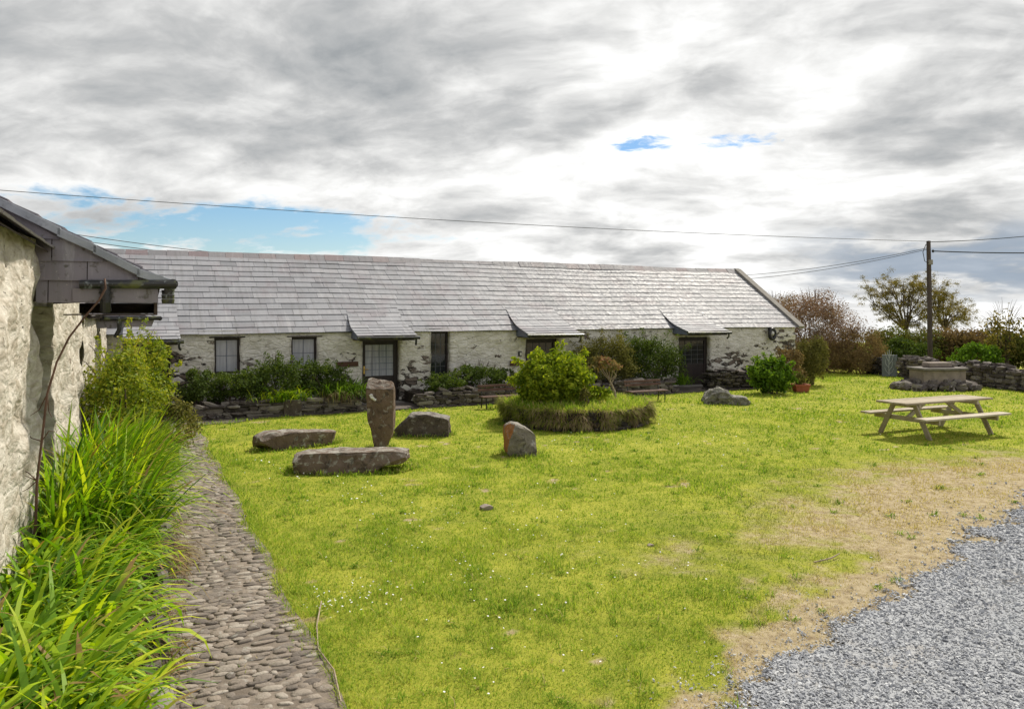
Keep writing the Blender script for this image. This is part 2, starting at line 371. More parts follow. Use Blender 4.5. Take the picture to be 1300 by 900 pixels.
def slate(name, stops, rough=0.42, moss=0.25):
    m, nt, out, co = newmat(name)
    r = attr(nt, 'rnd')
    col = ramp(nt, r, stops)
    n1 = noise(nt, co, 1.3, 5, 0.6, 0.4); n2 = noise(nt, co, 11, 6, 0.6, 0.3)
    col = mixc(nt, math_(nt, 'MULTIPLY', maprange(nt, n1, 0.48, 0.66), 0.42), col, (0.235, 0.195, 0.22))
    ua = N(nt, 'ShaderNodeVectorMath', {0: co, 1: (0.8934, 0.4493, 0)}, operation='DOT_PRODUCT').outputs['Value']
    zs = N(nt, 'ShaderNodeSeparateXYZ', {0: co}).outputs[2]
    run = noise(nt, N(nt, 'ShaderNodeCombineXYZ', {0: math_(nt, 'MULTIPLY', ua, 9.0), 1: math_(nt, 'MULTIPLY', zs, 1.1), 2: 0.0}).outputs[0], 1.0, 6, 0.65, 0.4)
    col = mixc(nt, math_(nt, 'MULTIPLY', maprange(nt, run, 0.48, 0.72), 0.45), col, (0.17, 0.165, 0.165))
    col = mixc(nt, math_(nt, 'MULTIPLY', maprange(nt, run, 0.30, 0.44, 1.0, 0.0), 0.35), col, (0.46, 0.46, 0.47))
    n5 = noise(nt, co, 26, 4, 0.6, 0.6)
    col = mixc(nt, math_(nt, 'MULTIPLY', maprange(nt, n5, 0.66, 0.72), 0.7), col, (0.50, 0.48, 0.42))
    col = mixc(nt, math_(nt, 'MULTIPLY', maprange(nt, n2, 0.57, 0.68), moss), col, (0.10, 0.095, 0.08))
    rg = maprange(nt, n2, 0.3, 0.7, rough - 0.08, rough + 0.16)
    pbsdf(nt, out, col, rg, bump(nt, n2, 0.25, 0.008), 0.28); return m
M['slate'] = slate('roof_slate', [(0, (0.215, 0.22, 0.245)), (0.35, (0.26, 0.264, 0.292)), (0.75, (0.295, 0.30, 0.33)), (1, (0.325, 0.325, 0.352))], 0.6)
M['ridge'] = slate('ridge_tile', [(0, (0.24, 0.24, 0.26)), (0.6, (0.30, 0.285, 0.305)), (0.85, (0.31, 0.245, 0.25)), (1, (0.25, 0.2, 0.22))], 0.6)
M['cheek'] = slate('hung_slate', [(0, (0.13, 0.15, 0.195)), (1, (0.18, 0.20, 0.25))], 0.55, 0.4)
M['cheek_near'] = slate('hung_slate_old', [(0, (0.21, 0.195, 0.22)), (1, (0.27, 0.25, 0.28))], 0.6, 0.85)
M['lead'] = noisy('lead_flashing', [(0.3, (0.20, 0.22, 0.25)), (0.7, (0.38, 0.41, 0.45))], 3, 6, 0.42, 0.3, 14, 0.01, 0.5, blotch=[(7, 0.55, 0.72, (0.10, 0.10, 0.11), 0.6)], metal=0.3)
M['concrete'] = noisy('concrete_verge', [(0.3, (0.20, 0.185, 0.165)), (0.7, (0.31, 0.29, 0.265))], 5, 6, 0.9, 0.5, 30, 0.01)
M['frame'] = noisy('dark_stained_timber', [(0.3, (0.018, 0.012, 0.012)), (0.7, (0.038, 0.026, 0.024))], 6, 4, 0.5, 0.3, 40, 0.004, 0.4, (1, 1, 0.1))
M['sign'] = noisy('brown_board', [(0.3, (0.07, 0.035, 0.022)), (0.7, (0.12, 0.06, 0.04))], 9, 4, 0.7, 0.3, 40, 0.004)
M['gutter'] = noisy('black_gutter', [(0.35, (0.012, 0.012, 0.013)), (0.7, (0.03, 0.03, 0.032))], 5, 4, 0.35, 0.25, 18, 0.004, 0.5, blotch=[(5, 0.50, 0.62, (0.11, 0.12, 0.035), 0.8), (11, 0.58, 0.66, (0.30, 0.34, 0.36), 0.5)])
M['black'] = noisy('black_metal', [(0.3, (0.01, 0.01, 0.011)), (0.7, (0.025, 0.025, 0.026))], 8, 4, 0.4, 0.2, 30, 0.003, 0.5)
M['brass'] = noisy('brass', [(0.3, (0.55, 0.36, 0.10)), (0.7, (0.75, 0.52, 0.18))], 20, 3, 0.3, 0.1, 30, 0.002, 0.5, metal=0.9)
M['soffit'] = noisy('soffit_timber', [(0.3, (0.035, 0.026, 0.02)), (0.7, (0.08, 0.06, 0.045))], 5, 5, 0.85, 0.4, 20, 0.006, 0.2, (1, 1, 3))
def panemat(name, c1, c2, rough=0.06):
    m, nt, out, co = newmat(name)
    f = noise(nt, co, 3.0, 3, 0.5, 0.3, (6, 6, 0.5))
    pbsdf(nt, out, ramp(nt, f, [(0.3, c1), (0.7, c2)]), rough, None, 0.6); return m
M['curtain'] = panemat('curtained_glass', (0.30, 0.31, 0.36), (0.44, 0.45, 0.50), 0.12)
M['glass'] = panemat('dark_glass', (0.012, 0.014, 0.016), (0.04, 0.045, 0.045))
def stonemat(name, base, lichen=0.5, orange=0.0, layer=None):
    m, nt, out, co = newmat(name)
    f = noise(nt, co, 3.2, 8, 0.65, 0.5, layer)
    col = ramp(nt, f, [(0.25, tuple(0.42 * c for c in base)), (0.48, base), (0.62, tuple(1.15 * c for c in base)), (0.8, (base[0] * 1.5, base[1] * 1.55, base[2] * 1.6))])
    n2 = noise(nt, co, 7.5, 6, 0.6, 0.6)
    col = mixc(nt, math_(nt, 'MULTIPLY', maprange(nt, n2, 0.55, 0.64), min(1.0, lichen * 1.35)), col, (0.40, 0.385, 0.34))
    n4 = noise(nt, co, 5.0, 6, 0.7, 0.8)
    col = mixc(nt, math_(nt, 'MULTIPLY', maprange(nt, n4, 0.52, 0.64), 0.7), col, (0.045, 0.038, 0.033))
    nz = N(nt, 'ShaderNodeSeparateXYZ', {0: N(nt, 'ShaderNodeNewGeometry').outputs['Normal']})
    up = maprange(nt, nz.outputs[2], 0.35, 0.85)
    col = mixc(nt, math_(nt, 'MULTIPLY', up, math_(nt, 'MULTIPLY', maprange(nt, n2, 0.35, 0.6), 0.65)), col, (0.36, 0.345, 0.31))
    if orange:
        lf = math_(nt, 'MULTIPLY', maprange(nt, math_(nt, 'MULTIPLY', nz.outputs[0], -1.0), 0.45, 0.8), maprange(nt, n2, 0.36, 0.5))
        col = mixc(nt, math_(nt, 'MULTIPLY', lf, orange), col, (0.42, 0.14, 0.02))
    h = math_(nt, 'ADD', math_(nt, 'MULTIPLY', f, 0.7), math_(nt, 'MULTIPLY', noise(nt, co, 24, 7, 0.65), 0.35))
    pbsdf(nt, out, col, 0.92, bump(nt, h, 1.0, 0.07), 0.15); return m
M['stone_brown'] = stonemat('brown_standing_stone', (0.165, 0.115, 0.085), 0.4, 0.0, (1, 1, 0.55))
M['stone_slab'] = stonemat('purple_brown_slab', (0.155, 0.112, 0.088), 0.55)
M['stone_dark'] = stonemat('dark_boulder', (0.095, 0.076, 0.066), 0.3)
M['stone_orange'] = stonemat('grey_boulder_with_lichen', (0.21, 0.185, 0.155), 0.5, 0.75)
M['stone_grey'] = stonemat('grey_lichen_boulder', (0.19, 0.18, 0.16), 0.85)
def drystone(name, stops):
    m, nt, out, co = newmat(name)
    f = math_(nt, 'ADD', math_(nt, 'MULTIPLY', attr(nt, 'rnd'), 0.7), math_(nt, 'MULTIPLY', noise(nt, co, 9, 6, 0.65, 0.4), 0.3))
    col = ramp(nt, f, stops)
    n2 = noise(nt, co, 14, 6, 0.6, 0.4)
    col = mixc(nt, math_(nt, 'MULTIPLY', maprange(nt, n2, 0.57, 0.68), 0.6), col, (0.36, 0.35, 0.32))
    pbsdf(nt, out, col, 0.92, bump(nt, noise(nt, co, 35, 7, 0.65), 0.7, 0.02), 0.15); return m
M['drystone'] = drystone('dry_stone', [(0.1, (0.045, 0.038, 0.036)), (0.5, (0.12, 0.10, 0.092)), (0.9, (0.25, 0.225, 0.20))])
M['drystone_dark'] = drystone('dark_dry_stone', [(0.1, (0.022, 0.019, 0.018)), (0.5, (0.06, 0.05, 0.046)), (0.9, (0.14, 0.12, 0.11))])
M['cobble'] = drystone('cobble', [(0.1, (0.115, 0.098, 0.086)), (0.35, (0.20, 0.172, 0.150)), (0.6, (0.265, 0.222, 0.185)), (0.75, (0.30, 0.262, 0.225)), (0.95, (0.46, 0.42, 0.37))])
M['grit'] = noisy('earth_and_grit', [(0.3, (0.11, 0.088, 0.07)), (0.7, (0.27, 0.225, 0.185))], 6, 8, 0.95, 0.8, 60, 0.01)
M['paving'] = noisy('dark_paving', [(0.3, (0.06, 0.05, 0.045)), (0.7, (0.15, 0.125, 0.11))], 3, 8, 0.9, 0.6, 40, 0.01)
M['soil'] = noisy('soil', [(0.3, (0.022, 0.016, 0.012)), (0.7, (0.06, 0.045, 0.032))], 6, 8, 0.95, 0.8, 40, 0.02)
M['gravel'] = noisy('gravel_bed', [(0.25, (0.20, 0.205, 0.225)), (0.5, (0.36, 0.375, 0.405)), (0.75, (0.54, 0.55, 0.57))], 45, 8, 0.9, 0.9, 70, 0.015, blotch=[(1.3, 0.52, 0.72, (0.30, 0.24, 0.165), 0.5)])
M['chip'] = drystone('gravel_chip', [(0.1, (0.23, 0.24, 0.27)), (0.45, (0.40, 0.415, 0.455)), (0.9, (0.68, 0.69, 0.71))])
M['wood'] = noisy('weathered_timber', [(0.25, (0.27, 0.22, 0.15)), (0.55, (0.43, 0.375, 0.285)), (0.8, (0.58, 0.53, 0.44))], 5, 7, 0.8, 0.5, 22, 0.006, 0.25, rnd=0.45, stretch=None)
M['slat'] = noisy('red_brown_slat', [(0.3, (0.085, 0.045, 0.035)), (0.7, (0.17, 0.10, 0.08))], 6, 6, 0.7, 0.3, 30, 0.004, 0.3)
M['pole'] = noisy('pole_timber', [(0.3, (0.05, 0.04, 0.038)), (0.7, (0.11, 0.085, 0.08))], 4, 6, 0.85, 0.5, 20, 0.01, 0.2, (2, 2, 0.3))
M['wire'] = noisy('wire', [(0.3, (0.02, 0.02, 0.022)), (0.7, (0.04, 0.04, 0.04))], 2, 2, 0.6, 0.0, 10, 0.001)
M['bark'] = noisy('bark', [(0.3, (0.06, 0.045, 0.035)), (0.7, (0.15, 0.115, 0.09))], 8, 6, 0.9, 0.6, 30, 0.01)
M['bark_pale'] = noisy('pale_bark', [(0.3, (0.24, 0.18, 0.13)), (0.7, (0.42, 0.34, 0.26))], 12, 6, 0.85, 0.4, 40, 0.006)
M['twig'] = noisy('twig', [(0.3, (0.07, 0.04, 0.028)), (0.7, (0.15, 0.085, 0.055))], 8, 5, 0.8, 0.4, 40, 0.004)
M['terracotta'] = noisy('terracotta', [(0.3, (0.28, 0.075, 0.04)), (0.7, (0.40, 0.125, 0.07))], 6, 5, 0.8, 0.3, 40, 0.004)
M['trough'] = noisy('trough_stone', [(0.3, (0.22, 0.18, 0.155)), (0.7, (0.33, 0.275, 0.24))], 4, 7, 0.9, 0.5, 30, 0.01, blotch=[(3, 0.52, 0.7, (0.13, 0.11, 0.10), 0.6)])
M['trough_rim'] = noisy('trough_rim_stone', [(0.3, (0.11, 0.10, 0.092)), (0.7, (0.22, 0.20, 0.18))], 5, 7, 0.9, 0.5, 30, 0.01)
M['blueslate'] = noisy('blue_slate_slab', [(0.3, (0.10, 0.115, 0.135)), (0.7, (0.17, 0.19, 0.215))], 4, 6, 0.6, 0.3, 30, 0.006, 0.4)
M['pale'] = noisy('pale_iron', [(0.3, (0.34, 0.37, 0.38)), (0.7, (0.48, 0.51, 0.52))], 9, 4, 0.6, 0.2, 30, 0.003)
M['white'] = noisy('white_petal', [(0.3, (0.78, 0.78, 0.76)), (0.7, (0.86, 0.86, 0.84))], 9, 2, 0.7, 0.0, 30, 0.001)
M['yellow'] = noisy('yellow_petal', [(0.3, (0.70, 0.50, 0.03)), (0.7, (0.80, 0.60, 0.05))], 9, 2, 0.7, 0.0, 30, 0.001)
M['bar'] = noisy('grey_glazing_bar', [(0.3, (0.07, 0.072, 0.075)), (0.7, (0.13, 0.135, 0.14))], 9, 3, 0.6, 0.1, 30, 0.001)
M['frosted_glass'] = noisy('frosted_lamp_glass', [(0.3, (0.55, 0.54, 0.50)), (0.7, (0.7, 0.69, 0.65))], 5, 2, 0.3, 0.0, 10, 0.001, 0.5)
# leaves
M['lf_strap'] = leafmat('strap_leaf', [(0.05, 0.13, 0.010), (0.17, 0.32, 0.014), (0.37, 0.50, 0.02), (0.58, 0.62, 0.045)], 0.45, (1.2, 1.25, 0.4), 0.4, 0.05, tips=True)
M['lf_dry'] = leafmat('dry_blade', [(0.10, 0.068, 0.04), (0.22, 0.155, 0.085), (0.36, 0.28, 0.16), (0.22, 0.25, 0.04)], 0.25, (1, 1, 0.9), 0.6, 0.02)
M['lf_hyd'] = leafmat('broad_green_leaf', [(0.07, 0.12, 0.012), (0.18, 0.25, 0.018), (0.35, 0.41, 0.028), (0.56, 0.56, 0.05)], 0.36, (1.2, 1.25, 0.4), 0.5, 0.03, 0.25)
M['lf_hyd2'] = leafmat('mid_green_leaf', [(0.04, 0.085, 0.010), (0.09, 0.17, 0.016), (0.15, 0.26, 0.024), (0.25, 0.35, 0.035)], 0.34, (1.2, 1.25, 0.45), 0.5, 0.03, 0.25)
M['lf_dark'] = leafmat('dark_green_leaf', [(0.03, 0.05, 0.010), (0.065, 0.105, 0.018), (0.115, 0.165, 0.028), (0.20, 0.23, 0.05)], 0.3, (1.2, 1.2, 0.5), 0.45, 0.04, 0.3)
M['lf_fuch'] = leafmat('yellow_green_leaf', [(0.06, 0.10, 0.012), (0.14, 0.205, 0.018), (0.27, 0.33, 0.025), (0.42, 0.43, 0.04), (0.38, 0.25, 0.07)], 0.35, (1.2, 1.2, 0.45), 0.4, 0.05, 0.3)
M['lf_olive'] = leafmat('olive_leaf', [(0.07, 0.07, 0.022), (0.14, 0.14, 0.036), (0.23, 0.215, 0.06), (0.32, 0.27, 0.10)], 0.3, (1.1, 1.1, 0.6), 0.5, 0.03, 0.3)
M['lf_brown'] = leafmat('brown_twiggy_leaf', [(0.12, 0.085, 0.042), (0.21, 0.15, 0.072), (0.30, 0.22, 0.10), (0.25, 0.23, 0.075)], 0.26, (1.1, 1, 0.7), 0.6, 0.02, 0.35)
M['lf_red'] = leafmat('red_brown_leaf', [(0.15, 0.105, 0.075), (0.25, 0.175, 0.125), (0.35, 0.255, 0.175), (0.27, 0.25, 0.115)], 0.28, (1.1, 0.9, 0.7), 0.6, 0.02, 0.35)
M['lf_tree'] = leafmat('thin_tree_leaf', [(0.10, 0.09, 0.026), (0.18, 0.16, 0.042), (0.27, 0.235, 0.065), (0.36, 0.28, 0.10)], 0.38, (1.2, 1.1, 0.5), 0.5, 0.03)
M['lf_photinia'] = leafmat('pink_tinged_leaf', [(0.11, 0.12, 0.03), (0.22, 0.19, 0.06), (0.34, 0.24, 0.12), (0.36, 0.14, 0.085)], 0.3, (1.1, 1, 0.7), 0.5, 0.04)
M['lf_hedge'] = leafmat('hedge_leaf', [(0.05, 0.065, 0.016), (0.105, 0.13, 0.028), (0.19, 0.185, 0.05), (0.27, 0.21, 0.085)], 0.28, (1.1, 1.1, 0.6), 0.5, 0.03, 0.45)
def lawnmats():
    def tint(nt, co, rnd):
        n1 = noise(nt, co, 0.8, 6, 0.66, 0.7); n2 = noise(nt, co, 4.0, 6, 0.68, 0.4)
        f = math_(nt, 'ADD', math_(nt, 'MULTIPLY', n1, 0.55), math_(nt, 'MULTIPLY', n2, 0.45))
        if rnd is not None: f = math_(nt, 'ADD', math_(nt, 'MULTIPLY', f, 0.66), math_(nt, 'MULTIPLY', rnd, 0.34))
        return f, n2
    m, nt, out, co = newmat('lawn_ground')
    f, n2 = tint(nt, co, None)
    g = ramp(nt, f, [(0.30, (0.16, 0.19, 0.025)), (0.48, (0.27, 0.29, 0.035)), (0.60, (0.36, 0.36, 0.05)), (0.74, (0.42, 0.38, 0.10))])
    dry = attr(nt, 'dry')
    k = maprange(nt, math_(nt, 'ADD', dry, math_(nt, 'MULTIPLY', math_(nt, 'SUBTRACT', noise(nt, co, 5, 7, 0.65, 0.5), 0.5), 0.9)), 0.25, 0.75)
    dc = ramp(nt, noise(nt, co, 9, 7, 0.65, 0.3), [(0.3, (0.21, 0.155, 0.095)), (0.5, (0.37, 0.30, 0.185)), (0.7, (0.49, 0.415, 0.28))])
    col = mixc(nt, k, g, dc)
    pbsdf(nt, out, col, 0.95, bump(nt, noise(nt, co, 40, 7, 0.7), 0.8, 0.02), 0.1)
    m2, nt, out, co = newmat('grass_blade')
    f, n2 = tint(nt, co, attr(nt, 'rnd'))
    g = ramp(nt, f, [(0.27, (0.075, 0.165, 0.022)), (0.40, (0.185, 0.315, 0.034)), (0.54, (0.345, 0.44, 0.058)), (0.70, (0.52, 0.52, 0.15))])
    col = mixc(nt, maprange(nt, attr(nt, 'dry'), 0.15, 0.75), g, (0.52, 0.43, 0.215))
    d = N(nt, 'ShaderNodeBsdfDiffuse', {'Color': col}); t = N(nt, 'ShaderNodeBsdfTranslucent', {'Color': mixc(nt, 1.0, col, (1.15, 1.2, 0.5), 'MULTIPLY')})
    s = N(nt, 'ShaderNodeMixShader', {0: 0.4, 1: d.outputs[0], 2: t.outputs[0]}); nt.links.new(s.outputs[0], out.inputs[0])
    return m, m2
M['lawn'], M['blade'] = lawnmats()

# ------------------------------------------------------------------ ground sheet, gravel, paths
EDGE = np.array([at(880, 950)[:2], at(930, 900)[:2], at(985, 850)[:2], at(1090, 770)[:2], at(1150, 733)[:2], at(1215, 690)[:2], at(1300, 645)[:2], at(1480, 585)[:2], at(1800, 540)[:2]])
def edge_dist(x, y):                                       # >0 on the lawn side of the gravel, and how far along
    best = np.full(x.shape, 1e9); sg = np.ones(x.shape); al = np.zeros(x.shape); acc = 0.0
    E = np.concatenate([EDGE[:1] - (EDGE[1:2] - EDGE[:1]) * 12, EDGE])
    for i in range(len(E) - 1):
        a, b = E[i], E[i + 1]; d = b - a; l = np.hypot(*d); d = d / l
        rx, ry = x - a[0], y - a[1]; t = np.clip(rx * d[0] + ry * d[1], 0, l)
        ex, ey = rx - t * d[0], ry - t * d[1]; dist = np.hypot(ex, ey)
        up = dist < best; best = np.where(up, dist, best); sg = np.where(up, np.sign(d[0] * ry - d[1] * rx), sg); al = np.where(up, acc + t, al); acc += l
    return best * sg
def dryness(x, y):
    d = edge_dist(x, y); p = np.stack([x, y, 0 * x], -1)
    d2 = d + (fbm(p * 0.9, 3) - 0.5) * 1.3 + (fbm(p * 3.5, 5) - 0.5) * 1.3
    wdt = 0.60 + 2.9 * sstep(6.5, 10.5, y) * sstep(1.2, 4.2, x) 
    k = np.clip(1.25 - d2 / wdt, 0, 1)
    k = k * (0.35 + 1.1 * fbm(p * 2.2, 9)) * (1 - 0.75 * sstep(12.5, 15.5, y))
    spots = sstep(0.75, 0.84, fbm(p * 1.7, 21)) * 0.6
    broad = 0.50 * sstep(4.2, 1.2, d2) * sstep(6.0, 9.0, y) * sstep(19, 13, y) * (0.35 + 1.1 * fbm(p * 1.3 + 11, 23)) + 0.16 * sstep(0.55, 0.7, fbm(p * 2.6 + 3, 29))
    scr = 0.8 * sstep(0.765, 0.81, fbm(p * 3.1 + 5, 27))
    return np.clip(np.maximum(np.maximum(k, spots), np.maximum(broad, scr)), 0, 1)
def ground_z(x, y):
    p = np.stack([x, y, 0 * x], -1)
    r = np.hypot(x, y - 12)
    z = (fbm(p * 0.8, 31) - 0.5) * 0.05 * sstep(60, 20, r) - 0.02 * 0
    return z - 0.0011 * np.clip(r - 55, 0, None) ** 2 / (1 + 0.002 * np.clip(r - 55, 0, None))
def axis(lo, hi, step, far):
    dense = np.arange(lo, hi + step, step); e = [0.3 * 1.35 ** k for k in range(1, 24)]; e = np.cumsum(e); e = e[e < far]
    return np.concatenate([(lo - e)[::-1], dense, hi + e])
gx, gy = axis(-13, 20, 0.13, 900), axis(2.5, 32, 0.13, 900)
GX, GY = np.meshgrid(gx, gy, indexing='xy'); nx, ny = len(gx), len(gy)
GZ = ground_z(GX, GY)
Vg = np.stack([GX, GY, GZ], -1).reshape(-1, 3)
ii = (np.arange(ny - 1)[:, None] * nx + np.arange(nx - 1)[None]).ravel()
Fg = np.stack([ii, ii + 1, ii + nx + 1, ii + nx], -1)
lawn = np_mesh('lawn', Vg, Fg, M['lawn'], attrs={'dry': dryness(Vg[:, 0], Vg[:, 1])}, smooth=True); tag(lawn, kind='structure')
# gravel sheet
gs = 0.07; ax_, ay_ = np.arange(0.5, 16, gs), np.arange(1.5, 16, gs)
AX, AY = np.meshgrid(ax_, ay_); p3 = np.stack([AX, AY, 0 * AX], -1)
ed = edge_dist(AX, AY) + (fbm(p3 * 1.6, 41) - 0.5) * 0.9 + (fbm(p3 * 6, 43) - 0.5) * 0.3
inside = ed < -0.06
keep = inside[:-1, :-1] & inside[1:, :-1] & inside[:-1, 1:] & inside[1:, 1:]
nX = len(ax_); jj = (np.arange(len(ay_))[:, None] * nX + np.arange(nX)[None])[:-1, :-1][keep]
Vv = np.stack([AX, AY, ground_z(AX, AY) + 0.006 + np.clip(-ed, 0, 0.3) * 0.05], -1).reshape(-1, 3)
Ff = np.stack([jj, jj + 1, jj + nX + 1, jj + nX], -1)
used, inv = np.unique(Ff, return_inverse=True)
gravel = np_mesh('gravel', Vv[used], inv.reshape(-1, 4), M['gravel'], smooth=True); tag(gravel, kind='structure')
n = 420000
x = rng.uniform(0.6, 15, n); y = 4.2 + 11 * rng.random(n) ** 1.7
p3 = np.stack([x, y, 0 * x], -1); ed = edge_dist(x, y) + (fbm(p3 * 1.6, 41) - 0.5) * 0.9 + (fbm(p3 * 6, 43) - 0.5) * 0.3
ok = (ed < -0.02) | ((ed < 1.3) & (rng.random(n) < 0.36 * np.exp(-np.clip(ed, 0, 2) / 0.17))); ok &= (np.abs(x) < y * 0.72 + 0.5) | ((np.abs(x) < y * 0.72 + 3.5) & (rng.random(n) < 0.7))
x, y, ed = x[ok], y[ok], ed[ok]; n = len(x)
s = np.minimum(rng.lognormal(math.log(0.0112), 0.5, n), 0.032) * np.clip(y / 6.5, 1, 1.7) * np.where(ed > 0, 0.75, 1.0)
Vc, Fc = inst(OV, OF, np.stack([x, y, ground_z(x, y) + 0.008 + np.clip(-ed, 0, 0.3) * 0.05 + s * 0.15], -1), rotm(rng.uniform(0, 6.28, n), rng.normal(0, 0.45, n), rng.normal(0, 0.45, n)), np.stack([s * rng.uniform(1.1, 2.1, n), s * rng.uniform(0.8, 1.3, n), s * rng.uniform(0.4, 0.9, n)], -1), 0.09)
o = np_mesh('gravel_chippings', Vc, Fc, M['chip'], attrs={'rnd': np.repeat(rng.random(n), len(OV))}); tag(o, 'loose blue-grey slate chippings spread over the drive', 'gravel', kind='stuff')

# cobbled path beside the left bed: right edge straight, left edge under the plants
def pathL(q): return 1.10 + 0.03 * (q + 2.7)
def pathR(q): return 2.10 - 0.012 * (q + 3.27)
mb_v, mb_f = [], []
qs = np.arange(-6, 11.3, 0.1)
for q in qs:
    for nn in (pathL(q) - 0.1, pathR(q) + 0.03 + 0.03 * math.sin(q * 2.3 + 1)):
        p = Lw(q, nn, 0); mb_v.append((p[0], p[1], float(ground_z(np.array(p[0]), np.array(p[1]))) + 0.0185))
k = np.arange(len(qs) - 1) * 2
base_V, base_F = np.array(mb_v), np.stack([k, k + 1, k + 3, k + 2], -1)
path = np_mesh('path', base_V, base_F, M['grit']); tag(path, kind='structure')
ps, sx, sy, sz, yaw = [], [], [], [], []
q = -5.0
while q < 11.2:
    rowh = random.uniform(0.05, 0.088); a, b = pathL(q) - 0.06, pathR(q) - 0.03 + 0.03 * math.sin(q * 2.3 + 1)
    n0 = a - random.uniform(0, 0.1)
    while n0 < b:
        wd = random.uniform(0.07, 0.19)
        if n0 + wd * 0.6 < b:
            p = Lw(q + random.uniform(-0.018, 0.018) + 0.03 * math.sin(n0 * 7 + q), n0 + wd / 2, 0)
            if random.random() < 0.97:
                ps.append((p[0], p[1], float(ground_z(np.array(p[0]), np.array(p[1]))) + 0.016 + random.uniform(-0.007, 0.004)))
                sx.append(wd * 0.5 * random.uniform(0.86, 1.04)); sy.append(rowh * 0.5 * random.uniform(0.98, 1.3)); sz.append(random.uniform(0.009, 0.018)); yaw.append(math.atan2(WN[1], WN[0]) + random.gauss(0, 0.13))
        n0 += wd * random.uniform(0.90, 1.0)
    q += rowh
n = len(ps); cv = IV2.copy(); cv = np.sign(cv) * np.abs(cv) ** 0.8
sx = np.array(sx) * rng.lognormal(0, 0.16, n); sy = np.array(sy) * rng.lognormal(0, 0.14, n)
Vc, Fc = inst(cv, IF2, np.array(ps), rotm(np.array(yaw), rng.normal(0, 0.06, n), rng.normal(0, 0.06, n)), np.stack([sx, sy, sz], -1), 0.085)
o = np_mesh('cobblestones', Vc, Fc, M['cobble'], parent=path, attrs={'rnd': np.repeat(rng.random(n), len(cv))}, smooth=True)
o['kind'] = 'stuff'
# paved strip along the front of the cottage
mb = MB()
mb.poly([B(-7.2, -1.72, 0.004), B(13.9, -1.72, 0.004), B(13.9, 0.2, 0.004), B(-7.2, 0.2, 0.004)], (0, 0, 0.03))
mb.poly([B(-5.6, -2.45, 0.002), B(-4.2, -2.35, 0.002), B(-3.6, -1.73, 0.002), B(-7.0, -1.73, 0.002), B(-6.6, -2.6, 0.002)], (0, 0, 0.024))
o = mb.build('pavement', M['paving']); tag(o, kind='structure')

# grass blades
def in_path(x, y):
    rx, ry = x - A0[0], y - A0[1]; q = rx * WD[0] + ry * WD[1]; nn = rx * WN[0] + ry * WN[1]
    return (nn < 2.12 - 0.012 * (q + 3.27) - 0.05 + 0.03 * np.sin(q * 2.3 + 1) + 0.10 * (fbm(np.stack([x * 3, y * 3, 0 * x], -1), 58, 3) - 0.5)) 
def in_front(x, y, b0): rx, ry = x - P0[0], y - P0[1]; return rx * V_[0] + ry * V_[1] > b0
PC = np.array([(731 - 650) / F * 18.45, 18.45])             # centre of the round bed
def scatter_lawn(y0, y1, dens):
    area = (y1 - y0) * (y1 * 1.5 + 5); n = int(area * dens)
    y = rng.uniform(y0, y1, n); x = rng.uniform(-(y1 * 0.75 + 2.5), y1 * 0.75 + 2.5, n)
    d = edge_dist(x, y); dr = dryness(x, y)
    t = (x - P0[0]) * U[0] + (y - P0[1]) * U[1]
    ok = ~in_path(x, y) & (np.abs(x) < y * 0.74 + 2.2) & (np.hypot(x - PC[0], y - PC[1]) > 1.6)
    ok &= ~(in_front(x, y, -1.74) & (t < 16.6)) & (d > -0.05)
    ok &= rng.random(n) > dr * 0.55
    ok &= rng.random(n) > 0.55 * sstep(0.5, 0.0, d)
    return x[ok], y[ok], dr[ok], d[ok]
VV, FF, RR, DD = [], [], [], []; off = 0
for (y0, y1, dens, hgt, wid) in ((4.4, 6.5, 5200, 0.060, 0.0042), (6.5, 9.5, 2900, 0.060, 0.0058), (9.5, 14, 1400, 0.060, 0.009), (14, 20, 620, 0.062, 0.014), (20, 34, 210, 0.07, 0.024)):
    x, y, dr, d = scatter_lawn(y0, y1, dens); n = len(x)
    p = np.stack([x, y, 0 * x], -1)
    tall = 0.5 + 0.8 * sstep(0.40, 0.68, fbm(p * 1.9, 51)) * sstep(0.35, 0.6, fbm(p * 0.5, 57)) + 0.75 * sstep(0.5, 0.72, fbm(p * 6.5, 53))
    rx, ry = x - A0[0], y - A0[1]; q = rx * WD[0] + ry * WD[1]; nn = rx * WN[0] + ry * WN[1]
    edgeup = np.exp(-np.clip(nn - (2.12 - 0.012 * (q + 3.27)), 0, 9) / 0.16)
    ln = hgt * rng.uniform(0.55, 1.25, n) * (tall + 0.7 * edgeup) * (1 - 0.45 * dr)
    base = np.stack([x, y, ground_z(x, y) - 0.004], -1)
    V, Fc, k = blades(base, rng.uniform(0, 6.28, n), rng.uniform(0.7, 1.5, n), rng.uniform(0.2, 1.3, n), ln, wid * rng.uniform(0.7, 1.3, n), 2)
    VV.append(V); FF.append(Fc + off); off += len(V); RR.append(np.repeat(rng.random(n), k)); DD.append(np.repeat(dr, k))
n = 5200; q = rng.uniform(-4.2, 10.5, n); side_ = rng.random(n)
nn = np.where(side_ < 0.62, 2.10 - 0.012 * (q + 3.27) - np.abs(rng.normal(0, 0.07, n)), np.where(side_ < 0.85, 1.10 + 0.03 * (q + 2.7) + np.abs(rng.normal(0, 0.06, n)), rng.uniform(1.15, 2.05, n)))
keepj = fbm(np.stack([q * 2.3, nn * 5, 0 * q], -1), 91, 3) > 0.5; q, nn = q[keepj], nn[keepj]; n = len(q)
base = A0 + q[:, None] * WD + nn[:, None] * WN; base[:, 2] = ground_z(base[:, 0], base[:, 1]) + 0.012
